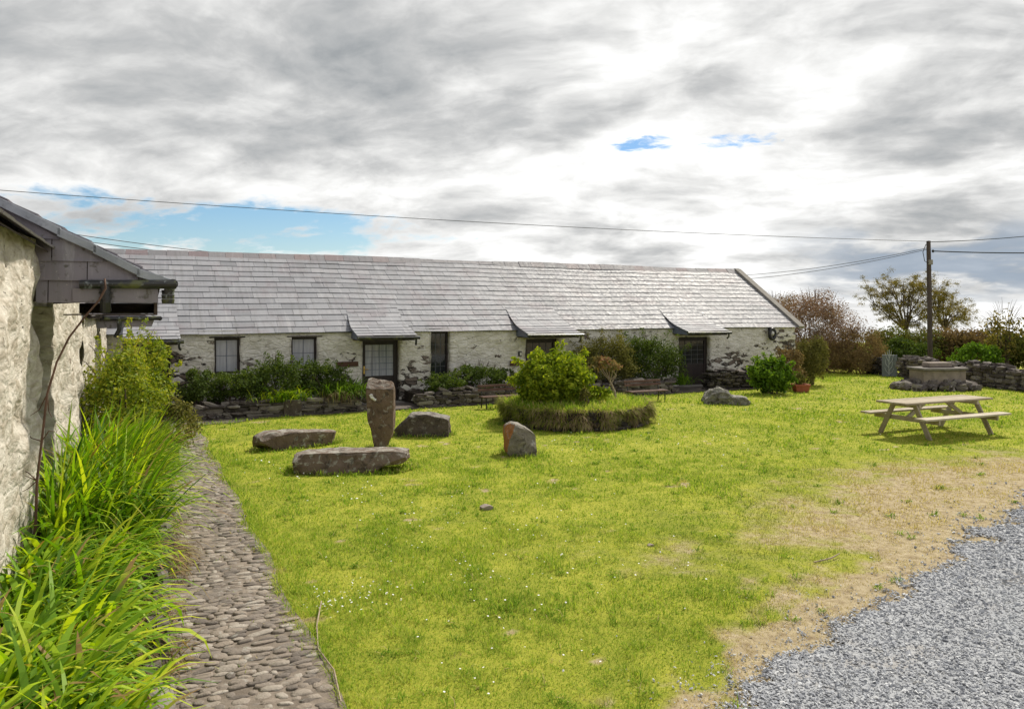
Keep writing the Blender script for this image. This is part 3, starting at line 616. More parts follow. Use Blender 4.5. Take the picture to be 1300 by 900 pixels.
V, Fc, k = blades(base, rng.uniform(0, 6.28, n), rng.uniform(0.5, 1.5, n), rng.uniform(0.3, 1.5, n), rng.uniform(0.02, 0.065, n), 0.005 * np.clip(base[:, 1] / 6, 0.8, 2.4), 2)
VV.append(V); FF.append(Fc + off); off += len(V); RR.append(np.repeat(rng.random(n), k)); DD.append(np.repeat(np.where(rng.random(n) < 0.35, 0.7, 0.0), k))
for (sx_, sy_, rx_, ry_, yw_, n) in ((483, 569, .24, .17, 0, 260), (446, 597, .95, .36, 7, 900), (377, 566.5, .82, .28, 38, 600), (537, 552, .6, .34, -4, 420), (660, 577, .30, .32, 10, 300), (921, 512, .66, .4, -6, 320)):
    c_ = at(sx_, sy_); a = rng.uniform(0, 6.283, n); rr_ = 1 + np.abs(rng.normal(0, 0.10, n)); lx, ly = rx_ * np.cos(a) * rr_, ry_ * np.sin(a) * rr_; cy_, sy2 = math.cos(R(yw_)), math.sin(R(yw_))
    base = np.stack([c_[0] + lx * cy_ - ly * sy2, c_[1] + lx * sy2 + ly * cy_, 0 * a], -1); base[:, 2] = ground_z(base[:, 0], base[:, 1])
    V, Fc, k = blades(base, rng.uniform(0, 6.28, n), rng.uniform(0.8, 1.5, n), rng.uniform(0.3, 1.6, n), rng.uniform(0.05, 0.15, n), 0.011 * rng.uniform(0.7, 1.4, n), 2)
    VV.append(V); FF.append(Fc + off); off += len(V); RR.append(np.repeat(rng.random(n) * 0.7, k)); DD.append(np.repeat(np.where(rng.random(n) < 0.2, 0.6, 0.0), k))
# coarser weed tufts standing above the mown grass
m_ = 420; ty = 4.6 + 17 * rng.random(m_) ** 1.4; tx2 = rng.uniform(-1, 1, m_) * ty * 0.7; okt = ~in_path(tx2, ty) & (edge_dist(tx2, ty) > -0.2) & ~in_front(tx2, ty, -1.8) & (np.hypot(tx2 - PC[0], ty - PC[1]) > 1.9); tx2, ty = tx2[okt], ty[okt]
for rep_ in range(16):
    n = len(ty); base = np.stack([tx2 + rng.normal(0, 0.03, n), ty + rng.normal(0, 0.03, n), 0 * ty], -1); base[:, 2] = ground_z(base[:, 0], base[:, 1])
    V, Fc, k = blades(base, rng.uniform(0, 6.28, n), rng.uniform(0.6, 1.4, n), rng.uniform(0.6, 2.0, n), rng.uniform(0.05, 0.12, n), 0.007 * np.clip(ty / 6, 0.9, 2.4), 2)
    VV.append(V); FF.append(Fc + off); off += len(V); RR.append(np.repeat(rng.random(n) * 0.4, k)); DD.append(np.repeat(np.where(rng.random(n) < 0.1, 0.7, 0.0), k))
o = np_mesh('lawn_grass', np.concatenate(VV), np.concatenate(FF), M['blade'], attrs={'rnd': np.concatenate(RR), 'dry': np.concatenate(DD)})
tag(o, 'short yellow-green mown grass covering the courtyard lawn', 'grass', kind='stuff')
print('grass verts', off)

# ------------------------------------------------------------------ wall grids with openings
def wall_grid(frame, a0, a1, z0, z1, ops, res, depth, amp, seed, top=None):
    def lines(lo, hi, cuts):
        c = sorted(set([lo, hi] + [k for k in cuts if lo < k < hi])); r = []
        for p, q in zip(c[:-1], c[1:]):
            m = max(1, int(round((q - p) / res))); r += list(np.linspace(p, q, m + 1)[:-1])
        return np.array(r + [hi])
    la = lines(a0, a1, [k for o in ops for k in o[:2]]); lz = lines(z0, z1, [k for o in ops for k in o[2:]])
    na, nz = len(la), len(lz); Vs, Fs = [], []
    for z in lz:
        for a in la:
            zz = z
            Vs.append((a, 0.0, zz))
    idx = lambda i, j: j * na + i
    def hole(a, z): return any(o[0] < a < o[1] and o[2] < z < o[3] for o in ops)
    for j in range(nz - 1):
        for i in range(na - 1):
            if not hole((la[i] + la[i + 1]) / 2, (lz[j] + lz[j + 1]) / 2): Fs.append((idx(i, j), idx(i + 1, j), idx(i + 1, j + 1), idx(i, j + 1)))
    # reveals
    for (oa, ob, oz, oh) in ops:
        ia = [i for i in range(na) if oa - 1e-6 <= la[i] <= ob + 1e-6]; iz = [j for j in range(nz) if oz - 1e-6 <= lz[j] <= oh + 1e-6]
        rings = [[(ia[0], j) for j in iz], [(ia[-1], j) for j in iz], [(i, iz[0]) for i in ia], [(i, iz[-1]) for i in ia]]
        nd = 4
        for ring in rings:
            ids = [[idx(i, j) for i, j in ring]]
            for dlev in range(1, nd + 1):
                row = []
                for i, j in ring: Vs.append((la[i], depth * dlev / nd, lz[j])); row.append(len(Vs) - 1)
                ids.append(row)
            for r0, r1 in zip(ids[:-1], ids[1:]):
                for k in range(len(ring) - 1): Fs.append((r0[k], r0[k + 1], r1[k + 1], r1[k]))
    Vs = np.array(Vs); P = Vs.copy(); P[:, 1] *= 1.0
    nz_ = fbm(np.stack([P[:, 0] * 2.2, P[:, 1] * 2.2, P[:, 2] * 4.0], -1), seed, 4) - 0.5
    nb = fbm(np.stack([P[:, 0] * 0.6, P[:, 1] * 0.6, P[:, 2] * 0.6], -1), seed + 5, 2) - 0.5
    wv = fbm(np.stack([P[:, 0] * 2.5 + 7, P[:, 1] * 2.5, P[:, 2] * 3.1], -1), seed + 9, 3) - 0.5
    outp = -(nz_ * amp * 1.6 + nb * amp * 1.2)
    edgefade = np.ones(len(P))
    A = P[:, 0] + wv * amp * 0.9; D = P[:, 1] + outp; Zc = P[:, 2]
    W = np.array([frame(a, d, z) for a, d, z in zip(A, D, Zc)])
    return W, np.array(Fs), P
def slate_rows(origin, along, slope, nrm, a0, a1, length, exposure, wmin, wmax, thick=0.013, trim=None, seed=1):
    """Overlapping slates on a plane: origin at the eave, a along the eave, s up the slope."""
    rs = random.Random(seed); pos, mats, scl, rr = [], [], [], []
    rows = int(math.ceil(length / exposure)); lift = thick * 1.9
    for i in range(rows):
        s0 = i * exposure; s1 = min(s0 + exposure * 1.35, length)
        lo, hi = (a0, a1) if trim is None else trim(s0 + exposure * 0.5)
        a = lo - rs.uniform(0, wmin * 0.8)
        tone = rs.uniform(-0.12, 0.12)
        while a < hi:
            wd = rs.uniform(wmin, wmax); l0, l1 = max(a, lo), min(a + wd, hi)
            if l1 - l0 > 0.03:
                j = rs.uniform(-0.008, 0.008)
                A_ = along * (l1 - l0 - 0.007); S_ = slope * (s1 - s0) - nrm * (lift * 0.85); N_ = nrm * (thick * rs.uniform(0.8, 1.2))
                p = origin + along * l0 + slope * (s0 + j) + nrm * (lift + rs.uniform(0, 0.003))
                pos.append(p); mats.append(np.stack([A_, S_, N_], 1)); rr.append(min(1, max(0, rs.random() ** 0.9 * 0.9 + tone + 0.05)))
            a += wd
    n = len(pos); V, Fc = inst(BV, BF, np.array(pos), np.array(mats), np.ones((n, 3)))
    return V, Fc, np.repeat(np.array(rr), 8)

# ------------------------------------------------------------------ the long whitewashed cottage
EAVE, PITCH, RIDGE_B = 2.10, math.atan2(2.23, 3.31), 3.31
T0, T1 = -9.5, 16.45
cot = thing('stone_cottage', 'long low whitewashed stone cottage with grey slate roof and slate porches', 'cottage', B(3.5, 0, 0))
doors = [('L', 158, 216, 433), ('A', 460, 507, 432), ('B', 667, 709, 430), ('C', 862, 901, 428)]
wins = [(272, 305, 429, 475), (370, 403, 428, 469), (547, 571, 421, 496)]
ops = []
for (_, l, r, top) in doors: ops.append([tx(l), tx(r), -0.3, bz((l + r) / 2, top)])
for (l, r, t, b) in wins: ops.append([tx(l), tx(r), bz((l + r) / 2, b), bz((l + r) / 2, t)])
Wv, Wf, Wp = wall_grid(lambda a, d, z: B(a, d, z), T0, 16.35, -0.3, 2.13, ops, 0.10, 0.34, 0.055, 3)
def worn(P, spots):
    r = np.zeros(len(P))
    for (a, z, ra, rz, k) in spots: r = r + 0.8 * k * np.exp(-((P[:, 0] - a) / ra) ** 2 - ((P[:, 2] - z) / rz) ** 2)
    return r
WORN = [(tx(222), 1.3, 0.3, 0.5, 0.5), (tx(240), 1.0, 0.5, 0.3, 0.4), (tx(995), 1.5, 0.6, 0.5, 0.4), (tx(515), 0.6, 0.35, 0.4, 0.35), (tx(920), 0.9, 0.5, 0.3, 0.3), (tx(232), 0.9, 0.45, 0.6, 0.42), (tx(245), 0.3, 0.7, 0.6, 0.4), (tx(262), 1.35, 0.3, 0.3, 0.22), (tx(519), 1.05, 0.32, 0.45, 0.36), (tx(519), 0.2, 0.5, 0.35, 0.5), (tx(448), 1.2, 0.2, 0.5, 0.3), (tx(530), 1.55, 0.5, 0.2, 0.22), (tx(985), 1.7, 0.9, 0.35, 0.38), (tx(1000), 1.2, 0.7, 0.5, 0.45), (tx(930), 0.75, 0.7, 0.25, 0.45), (tx(945), 1.25, 0.9, 0.25, 0.28), (tx(830), 1.9, 1.0, 0.15, 0.2), (tx(640), 1.75, 0.5, 0.15, 0.2), (tx(330), 1.3, 0.3, 0.25, 0.2), (tx(750), 1.8, 0.6, 0.2, 0.25)]
np_mesh('wall', Wv, Wf, M['wall_main'], parent=cot, smooth=True, attrs={'worn': worn(Wp, WORN)})
# gable and back walls
mb = MB()
mb.poly([B(16.33, 0.03, -0.3), B(16.33, 6.45, -0.3), B(16.33, 6.45, 2.1), B(16.33, 3.31, 4.2), B(16.33, 0.03, 2.05)], U * 0.02)
mb.poly([B(T0, 6.5, -0.3), B(16.3, 6.5, -0.3), B(16.3, 6.5, 2.1), B(T0, 6.5, 2.1)], V_ * 0.02)
mb.poly([B(T0, 0.03, -0.3), B(T0, 6.45, -0.3), B(T0, 6.45, 2.1), B(T0, 3.31, 4.2), B(T0, 0.03, 2.05)], -U * 0.02)
mb.build('gable_wall', M['wall_main'], cot)
sl = V_ * math.cos(PITCH) + Z * math.sin(PITCH); nrm = -V_ * math.sin(PITCH) + Z * math.cos(PITCH)
RL = math.hypot(2.23 + 0.07, 3.31 + 0.1)
V, Fc, rr = slate_rows(B(0, -0.10, EAVE - 0.068), U, sl, nrm, T0, 16.45, RL, 0.285, 0.36, 0.72, 0.014, seed=4)
V[:, 2] += (fbm(np.stack([V[:, 0] * 0.35, V[:, 1] * 0.35, 0 * V[:, 0]], -1), 77, 2) - 0.5) * 0.07
roof = np_mesh('roof', V, Fc, M['slate'], parent=cot, attrs={'rnd': rr})
mb = MB()                                                   # boarding below the slates and the far slope
mb.poly([B(T0, -0.06, EAVE - 0.06), B(16.4, -0.06, EAVE - 0.06), B(16.4, 3.31, EAVE + 2.20), B(T0, 3.31, EAVE + 2.20)], (0, 0, 0.012))
mb.poly([B(T0, 3.32, EAVE + 2.22), B(16.4, 3.32, EAVE + 2.22), B(16.4, 6.7, EAVE - 0.06), B(T0, 6.7, EAVE - 0.06)], (0, 0, 0.03))
mb.build('roof_boarding', M['cheek'], cot)
mb = MB(); t = T0
while t < 16.3:
    wd = random.uniform(0.42, 0.62); e = min(t + wd, 16.35); dz = random.uniform(-0.003, 0.003) + (fbm(np.array([[t * 0.3, 5.0, 0]]), 12, 2)[0] - 0.5) * 0.07
    top = B(t, 3.31, EAVE + 2.315 + dz); lo = B(t, 3.31, EAVE + 2.235 + dz)
    pts = [lo - V_ * 0.17 - Z * 0.115, top, top + Z * 0.022, lo - V_ * 0.19 - Z * 0.095]
    mb.poly(pts, U * (e - t - 0.008)); r_ = mb.r[-1]
    pts = [lo + V_ * 0.17 - Z * 0.115, top, top + Z * 0.022, lo + V_ * 0.19 - Z * 0.095]
    mb.poly(pts, U * (e - t - 0.008), r_)
    t = e
mb.build('ridge_tiles', M['ridge'], cot)
mb = MB()                                                   # concrete verge on the right gable
a = B(16.36, -0.16, EAVE - 0.10); b = B(16.36, 3.31, EAVE + 2.27)
mb.box(a, b - a, U * 0.30, nrm * 0.10); 
a = B(16.36, 6.78, EAVE - 0.10); b = B(16.36, 3.33, EAVE + 2.27)
mb.box(a, b - a, U * 0.30, Z * 0.10)
mb.build('verge', M['concrete'], cot, bevel=0.015)

def glazed(parent, a0, a1, z0, z1, b, glass, vb, hb, fw=0.055, name='window', solid=0.0):
    """A framed window or glazed door standing in the wall at depth b."""
    mb = MB(); d = 0.07
    for (p, q) in ((a0, a0 + fw), (a1 - fw, a1)): mb.box(B(p, b, z0), U * (q - p), V_ * d, Z * (z1 - z0))
    for (p, q) in ((z0, z0 + fw), (z1 - fw, z1)): mb.box(B(a0 + fw, b + 0.002, p), U * (a1 - a0 - 2 * fw), V_ * (d - 0.004), Z * (q - p))
    if solid: mb.box(B(a0 + fw, b + 0.02, z0 + fw), U * (a1 - a0 - 2 * fw), V_ * 0.03, Z * solid)
    o = mb.build(name, M['frame'], parent, bevel=0.006)
    zb = z0 + fw + solid
    mb = MB(); mb.box(B(a0 + fw, b + 0.035, zb), U * (a1 - a0 - 2 * fw), V_ * 0.012, Z * (z1 - fw - zb)); mb.build('pane', glass, o)
    mb = MB()
    for i in range(1, vb): c = a0 + fw + (a1 - a0 - 2 * fw) * i / vb; mb.box(B(c - 0.009, b + 0.024, zb), U * 0.018, V_ * 0.0095, Z * (z1 - fw - zb))
    for j in range(1, hb): c = zb + (z1 - fw - zb) * j / hb; mb.box(B(a0 + fw, b + 0.026, c - 0.008), U * (a1 - a0 - 2 * fw), V_ * 0.006, Z * 0.016)
    mb.build('glazing_bar', M['cheek'] if glass is M['curtain'] else M['bar'], o)
    return o
for k, (l, r, t, b) in enumerate(wins):
    a0, a1 = tx(l) - 0.005, tx(r) + 0.005
    o = glazed(cot, a0, a1, bz((l + r) / 2, b), bz((l + r) / 2, t), 0.14 if k < 2 else 0.16, M['curtain'] if k < 2 else M['glass'], 2 if k < 2 else 3, 2 if k < 2 else 5, 0.065)
    o['label'] = ['small square window with pale curtains', 'small window with pale curtains above the bed', 'tall narrow window with dark panes'][k]
    mb = MB(); zt = bz((l + r) / 2, t)
    mb.box(B(a0 - 0.06, -0.03, bz((l + r) / 2, b) - 0.05), U * (a1 - a0 + 0.12), V_ * 0.2, Z * 0.045); mb.build('sill', M['concrete'], o, bevel=0.008)
    mb = MB(); mb.box(B(a0 - 0.12, -0.035, zt + 0.003), U * (a1 - a0 + 0.24), V_ * 0.2, Z * 0.035); mb.build('lintel', M['drystone_dark'], o, bevel=0.01)
for (nm, l, r, top) in doors:
    a0, a1, z1 = tx(l), tx(r), bz((l + r) / 2, top)
    g = {'L': M['glass'], 'A': M['curtain'], 'B': M['glass'], 'C': M['glass']}[nm]
    o = glazed(cot, a0, a1, 0.03, z1 - 0.005, 0.15, g, 4, 5, 0.13, 'door', 0.62)
    o['label'] = {'L': 'dark door in the shaded corner', 'A': 'dark framed glazed door with brass handle', 'B': 'dark door behind the round bush', 'C': 'dark glazed door at the right end'}[nm]
    mb = MB(); hx, hz = a0 + 0.09, 0.95
    mb.box(B(hx - 0.018, 0.13, hz - 0.10), U * 0.036, V_ * 0.018, Z * 0.22)
    mb.tube([B(hx, 0.13, hz + 0.03), B(hx, 0.095, hz + 0.03), B(hx + 0.11, 0.092, hz + 0.03)], 0.011, 8)
    mb.build('handle', M['brass'], o)
    mb = MB(); mb.box(B(a0 - 0.05, -0.35, 0.0), U * (a1 - a0 + 0.1), V_ * 0.5, Z * 0.045); mb.build('doorstep', M['concrete'], o, bevel=0.01)

def porch(lx, rx, front_z, nm, prj=0.9, rise_b=0.95):
    """Catslide porch: shallower slates running out over a door, slate cheeks, fascia, gutter."""
    a0, a1 = tx(lx, -prj), tx(rx, -prj); mzb = EAVE + math.tan(PITCH) * rise_b + 0.012
    top, bot = B(0, rise_b, mzb), B(0, -prj, front_z)
    s_ = top - bot; Ls = np.linalg.norm(s_); s_ = s_ / Ls; n_ = np.cross(U, s_); n_ /= np.linalg.norm(n_)
    V, Fc, rr = slate_rows(bot, U, s_, n_, a0 - 0.07, a1 + 0.07, Ls + 0.05, 0.245, 0.34, 0.66, 0.013, seed=hash_(nm))
    cb, cz_ = [-prj, -0.45, 0.0, 0.45, rise_b], [front_z, front_z + 0.125, EAVE + 0.125, EAVE + math.tan(PITCH) * 0.45 + 0.045, mzb]
    bb = (V - P0) @ V_; V[:, 2] += np.interp(bb, cb, cz_) - np.interp(bb, [-prj, rise_b], [front_z, mzb])
    aa_ = (V - P0) @ U; mid_ = (a0 + a1) / 2
    V += U * (np.where(aa_ < mid_, (mid_ - aa_) / (mid_ - a0), 0) * 0.15 * np.clip((bb + 0.2) / 1.15, 0, 1))[:, None]
    pr = np_mesh('porch_roof', V, Fc, M['slate'], parent=cot, attrs={'rnd': np.clip(rr + 0.08, 0, 1)})
    mb = MB()
    for (b0, b1, z0, z1) in zip(cb[:-2], cb[1:-1], cz_[:-2], cz_[1:-1]): mb.poly([B(a0 - 0.02, b0 + 0.02, z0), B(a1 + 0.02, b0 + 0.02, z0), B(a1 + 0.02, b1 + 0.02, z1), B(a0 - 0.02, b1 + 0.02, z1)], n_ * 0.008)
    mb.build('boarding', M['soffit'], pr)
    for aa in (a0, a1 - 0.03):
        mb = MB(); mb.poly([B(aa, 0.02, EAVE - 0.22), B(aa, -prj + 0.06, front_z - 0.10), B(aa, -prj + 0.06, front_z), B(aa, -0.45, front_z + 0.115), B(aa, 0.0, EAVE + 0.11), B(aa + 0.05, 0.45, EAVE + math.tan(PITCH) * 0.45 + 0.02), B(aa + 0.05, 0.40, EAVE + math.tan(PITCH) * 0.4 - 0.03), B(aa, 0.02, EAVE - 0.06)], U * 0.03)
        mb.build('cheek', M['cheek'], pr)
    mb = MB(); mb.box(B(a0, -prj + 0.03, front_z - 0.12), U * (a1 - a0), V_ * 0.03, Z * 0.12); mb.build('fascia', M['frame'], pr)
    mb = MB(); mb.box(B(a0 + 0.03, -prj + 0.065, front_z - 0.115), U * (a1 - a0 - 0.06), V_ * (prj - 0.1), Z * 0.02); mb.build('soffit', M['soffit'], pr)
    mb = MB(); mb.tube([B(a0 - 0.08, -prj - 0.03, front_z - 0.035), B(a1 + 0.13, -prj - 0.03, front_z - 0.045)], 0.046, 10)
    mb.tube([B(a1 + 0.02, -prj - 0.03, front_z - 0.05), B(a1 + 0.02, -prj - 0.03, front_z - 0.17), B(a1 + 0.06, -prj + 0.1, front_z - 0.24)], 0.03, 8)
    mb.build('gutter', M['gutter'], pr)
    # posts of the door surround
    return pr
def hash_(s): return sum(ord(c) * 31 for c in s)
porch(160, 226, 1.93, 'L', 0.9).__setitem__('label', 'slate porch roof in the shaded corner')
porch(457, 527, 1.945, 'A').__setitem__('label', 'slate porch roof over the brass-handled door')
porch(672, 736, 1.945, 'B').__setitem__('label', 'slate porch roof behind the round bush')
porch(875, 924, 1.945, 'C').__setitem__('label', 'slate porch roof at the right end')
# things fixed on the cottage wall
for (l, r, yt, yb, lab) in ((427, 455, 459, 465, 'small brown wooden board on the wall left of the brass-handled door'), (648, 664, 458, 464, 'small brown wooden board on the wall left of the round bush')):
    mb = MB(); a0, a1 = tx(l, -0.08), tx(r, -0.08); z0, z1 = bz((l + r) / 2, yb), bz((l + r) / 2, yt)
    mb.box(B(a0, -0.09, z0), U * (a1 - a0), V_ * 0.05, Z * (z1 - z0)); o = mb.build('name_board', M['sign'], loc=B(a0, -0.09, z0), bevel=0.006); tag(o, lab, 'sign', 'brown boards beside the doors')
mb = MB(); c = B(tx(661, -0.1), -0.06, bz(661, 449))
mb.cbox(c, U * 0.11, V_ * 0.09, Z * 0.15); o = mb.build('meter_box', M['black'], loc=c, bevel=0.02); tag(o, 'tiny dark square meter box on white wall above the brown board by the bush', 'lamp')  # small meter box fixed to the wall, not a lamp
mb = MB(); mb.cbox(c - V_ * 0.047, U * 0.06, V_ * 0.012, Z * 0.09); mb.build('frosted_glass', M['frosted_glass'], o)  # pale front plate added to the meter box, gives no light
c = B(tx(979, -0.1), -0.08, bz(979, 422))
lamp = thing('wall_lantern', 'black round lantern hanging under the eave at the right gable end', 'lamp', c)
mb = MB(); mb.tube([c + Z * 0.17 + V_ * 0.12, c + Z * 0.19 - V_ * 0.02, c + Z * 0.12 - V_ * 0.08], 0.018, 8); mb.cbox(c + V_ * 0.06 + Z * 0.12, U * 0.1, V_ * 0.06, Z * 0.16)
tor = [c - V_ * 0.08 + U * 0.14 * math.cos(k * math.pi / 10) + Z * 0.19 * math.sin(k * math.pi / 10) - Z * 0.06 for k in range(21)]
mb.tube(tor, 0.06, 8); mb.build('lantern_body', M['black'], lamp, smooth=True)
V, Fc = inst(IV2, IF2, np.array([c - V_ * 0.09 - Z * 0.03]), np.eye(3)[None], np.array([[0.07, 0.05, 0.09]])); np_mesh('frosted_glass', V, Fc, M['frosted_glass'], parent=lamp, smooth=True)

# ------------------------------------------------------------------ left building, seen along its wall
lb = thing('stone_outbuilding', 'nearest rough limewashed stone building along the left edge with slate-hung porch', 'building', Lw(0, 0, 0))
Wv, Wf, Wp = wall_grid(lambda a, d, z: Lw(a, -d, z), -9.0, 5.2, -0.2, 3.245, [(0.0, 1.75, -0.3, 2.66)], 0.075, 0.55, 0.11, 13)
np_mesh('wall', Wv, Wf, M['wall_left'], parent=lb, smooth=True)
mb = MB(); mb.box(Lw(0.0, -0.52, 0.0), WD * 1.75, -WN * 0.05, Z * 2.66); dr = mb.build('door', M['frame'], lb)
mb = MB(); mb.tube([Lw(0.2, -0.52, 1.0), Lw(0.2, -0.46, 1.0), Lw(0.32, -0.46, 1.0)], 0.012); mb.build('handle', M['brass'], dr)
LP = math.atan(0.72); ls = -WN * math.cos(LP) + Z * math.sin(LP); ln_ = WN * math.sin(LP) + Z * math.cos(LP)
V, Fc, rr = slate_rows(Lw(0, 0.13, 3.17), WD, ls, ln_, -9.0, 5.3, 4.2, 0.26, 0.3, 0.6, 0.017, seed=8)
np_mesh('roof', V, Fc, M['cheek_near'], parent=lb, attrs={'rnd': rr})
mb = MB(); mb.poly([Lw(-9, 0.10, 3.16), Lw(5.3, 0.10, 3.16), Lw(5.3, -3.3, 5.60), Lw(-9, -3.3, 5.60)], (0, 0, 0.012))
mb.poly([Lw(-9, -3.3, 5.60), Lw(5.3, -3.3, 5.60), Lw(5.3, -6.6, 3.1), Lw(-9, -6.6, 3.1)], (0, 0, 0.02)); 
mb.poly([Lw(-9, -6.6, -0.2), Lw(5.3, -6.6, -0.2), Lw(5.3, -6.6, 3.1), Lw(-9, -6.6, 3.1)], -WN * 0.02)
mb.poly([Lw(5.2, -0.1, -0.2), Lw(5.2, -6.6, -0.2), Lw(5.2, -6.6, 3.1), Lw(5.2, -3.3, 5.5), Lw(5.2, -0.1, 3.1)], WD * 0.02)
mb.build('roof_boarding', M['soffit'], lb)
# its porch
Q0, Q1 = 0.0, 1.95
prof = [(-0.95, 3.98), (-0.29, 3.63), (0.187, 3.366), (0.481, 3.214), (0.852, 2.998), (1.06, 2.925)]
mb = MB()                                                   # backing boards of the cheek
for qq in (Q0 + 0.03, Q1 - 0.03):
    mb.poly([Lw(qq, -0.05, 2.70), Lw(qq, 1.03, 2.76)] + [Lw(qq, n_, z_ - 0.03) for n_, z_ in prof[::-1]] + [Lw(qq, -0.05, 3.3)], WD * 0.03)
pch = mb.build('porch', M['soffit'], lb)
mb = MB()                                                   # three courses of big hung slates
def ztop(n_): return float(np.interp(n_, [p[0] for p in prof], [p[1] for p in prof]))
rs = random.Random(5)
for i, (z0, z1, cuts) in enumerate(((2.69, 2.915, [0.0, 0.10, 0.52, 1.02]), (2.895, 3.115, [0.0, 0.42, 0.86, 1.05]), (3.085, 3.35, [-0.02, 0.13, 0.56, 0.70]), (3.28, 3.62, [-0.9, -0.3, 0.2]), )):
    for c0, c1 in zip(cuts[:-1], cuts[1:]):
        pts = []
        for nn in np.linspace(c0 + 0.004, c1 - 0.004, 5): pts.append((nn, min(z1, ztop(nn) - 0.03)))
        pts = [(a_, b_) for a_, b_ in pts if b_ > z0 + 0.01]
        if len(pts) < 2: continue
        jz = rs.uniform(-0.008, 0.008); base = [(pts[-1][0], z0 + jz), (pts[0][0], z0 + jz)]
        tilt = 0.012 + 0.010 * (i % 2)
        poly = [Lw(Q0 + 0.018 + 0.0 - 0.0, a_, b_) for a_, b_ in pts] + [Lw(Q0 + 0.002 - tilt * 0.8, a_, b_) for a_, b_ in base]
        mb.poly(poly, WD * 0.011)
mb.build('cheek_slates', M['cheek_near'], pch)
mb = MB()                                                   # lead flashing dressed over the verge
for i, ((n0, z0), (n1, z1)) in enumerate(zip(prof[1:-1], prof[2:])):
    a, b = Lw(Q0 - 0.05, n0 - 0.01, z0 + 0.012 + 0.002 * i), Lw(Q0 - 0.05, n1 + 0.02, z1 + 0.012 + 0.002 * i)
    mb.box(a, b - a, WD * 0.20, Z * 0.012); mb.box(a - WD * 0.006 - Z * 0.068, b - a, WD * 0.012, Z * 0.08)
a, b = Lw(Q0 - 0.05, 1.04, 2.95), Lw(Q0 - 0.05, 1.19, 2.905); mb.box(a, b - a, WD * 0.2, Z * 0.012); mb.box(a - WD * 0.004 - Z * 0.05, b - a, WD * 0.012, Z * 0.06)
mb.build('flashing', M['lead'], pch, bevel=0.004)
for (p0, p1) in zip(prof[:-1], prof[1:]):
    pass
bot, top = Lw(0, 1.10, 2.895), Lw(0, -0.95, 3.985); s_ = top - bot; Ls = np.linalg.norm(s_); s_ /= Ls; n_ = np.cross(s_, WD); n_ = n_ / np.linalg.norm(n_); n_ = n_ if n_[2] > 0 else -n_
V, Fc, rr = slate_rows(bot, WD, s_, n_, Q0 + 0.02, Q1 + 0.05, Ls, 0.25, 0.3, 0.6, 0.013, seed=15)
np_mesh('porch_slates', V, Fc, M['cheek_near'], parent=pch, attrs={'rnd': rr})
mb = MB(); mb.tube([Lw(Q0 - 0.05, 0.36, 2.865), Lw(Q0 - 0.06, 0.75, 2.872), Lw(Q0 - 0.05, 1.19, 2.88)], [0.042, 0.042, 0.046], 12)
mb.tube([Lw(Q0 - 0.07, 1.16, 2.88), Lw(Q1 + 0.1, 1.16, 2.87)], 0.05, 12)
for kz in (2.80, 2.755, 2.71): mb.tube([Lw(Q0 + 0.03, 1.12, kz - 0.02), Lw(Q0 + 0.03, 1.12, kz + 0.022)], [0.055, 0.062], 12)
mb.build('gutter', M['gutter'], pch, smooth=False)
mb = MB(); mb.tube([Lw(Q0 - 0.06, 0.575, 2.86), Lw(Q0 - 0.06, 0.575, 2.70), Lw(Q0 - 0.02, 0.575, 2.62)], [0.045, 0.045, 0.052], 12)
for kz in (2.79, 2.735): mb.tube([Lw(Q0 - 0.06, 0.575, kz - 0.012), Lw(Q0 - 0.06, 0.575, kz + 0.012)], 0.055, 12)
mb.build('downpipe', M['black'], pch)
mb = MB(); mb.box(Lw(Q0 - 0.012, 0.30, 2.70), WN * 0.73, -WD * 0.012, Z * 0.13); mb.build('fascia', M['cheek_near'], pch)
mb = MB(); mb.box(Lw(Q0 + 0.03, 0.22, 2.575), WN * 0.78, WD * 1.8, Z * 0.012); mb.box(Lw(Q0 + 0.005, 0.995, 2.575), WN * 0.03, WD * 1.85, Z * 0.13)
mb.box(Lw(Q1 - 0.1, 0.22, 2.59), WN * 0.78, WD * 0.04, Z * 0.12); mb.build('soffit', M['soffit'], pch, bevel=0.004)
# limewashed splay under the porch, left of the opening
# second building further along the same wall
lb2 = thing('stone_outbuilding', 'second lower limewashed building beyond the first porch, half hidden by leafy shrubs', 'building', Lw(9.2, 0, 0))
Wv, Wf, Wp = wall_grid(lambda a, d, z: Lw(a, -d, z), 5.22, 12.9, -0.2, 2.55, [(9.4, 10.5, -0.3, 2.2)], 0.09, 0.4, 0.09, 23)
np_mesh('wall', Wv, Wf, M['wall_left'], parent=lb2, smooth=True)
mb = MB(); mb.box(Lw(9.4, -0.38, 0), WD * 1.1, -WN * 0.05, Z * 2.2); mb.build('door', M['frame'], lb2)
V, Fc, rr = slate_rows(Lw(0, 0.12, 2.52), WD, ls, ln_, 5.35, 12.6, 3.2, 0.26, 0.3, 0.6, 0.015, seed=18)
np_mesh('roof', V, Fc, M['cheek_near'], parent=lb2, attrs={'rnd': rr})
mb = MB(); mb.poly([Lw(5.35, 0.10, 2.50), Lw(12.6, 0.10, 2.50), Lw(12.6, -2.6, 4.44), Lw(5.35, -2.6, 4.44)], (0, 0, 0.012)); mb.poly([Lw(5.35, -2.6, 4.44), Lw(12.6, -2.6, 4.44), Lw(12.6, -5.2, 2.5), Lw(5.35, -5.2, 2.5)], (0, 0, 0.012))
mb.build('roof_boarding', M['soffit'], lb2)
mb = MB(); qq = 9.35
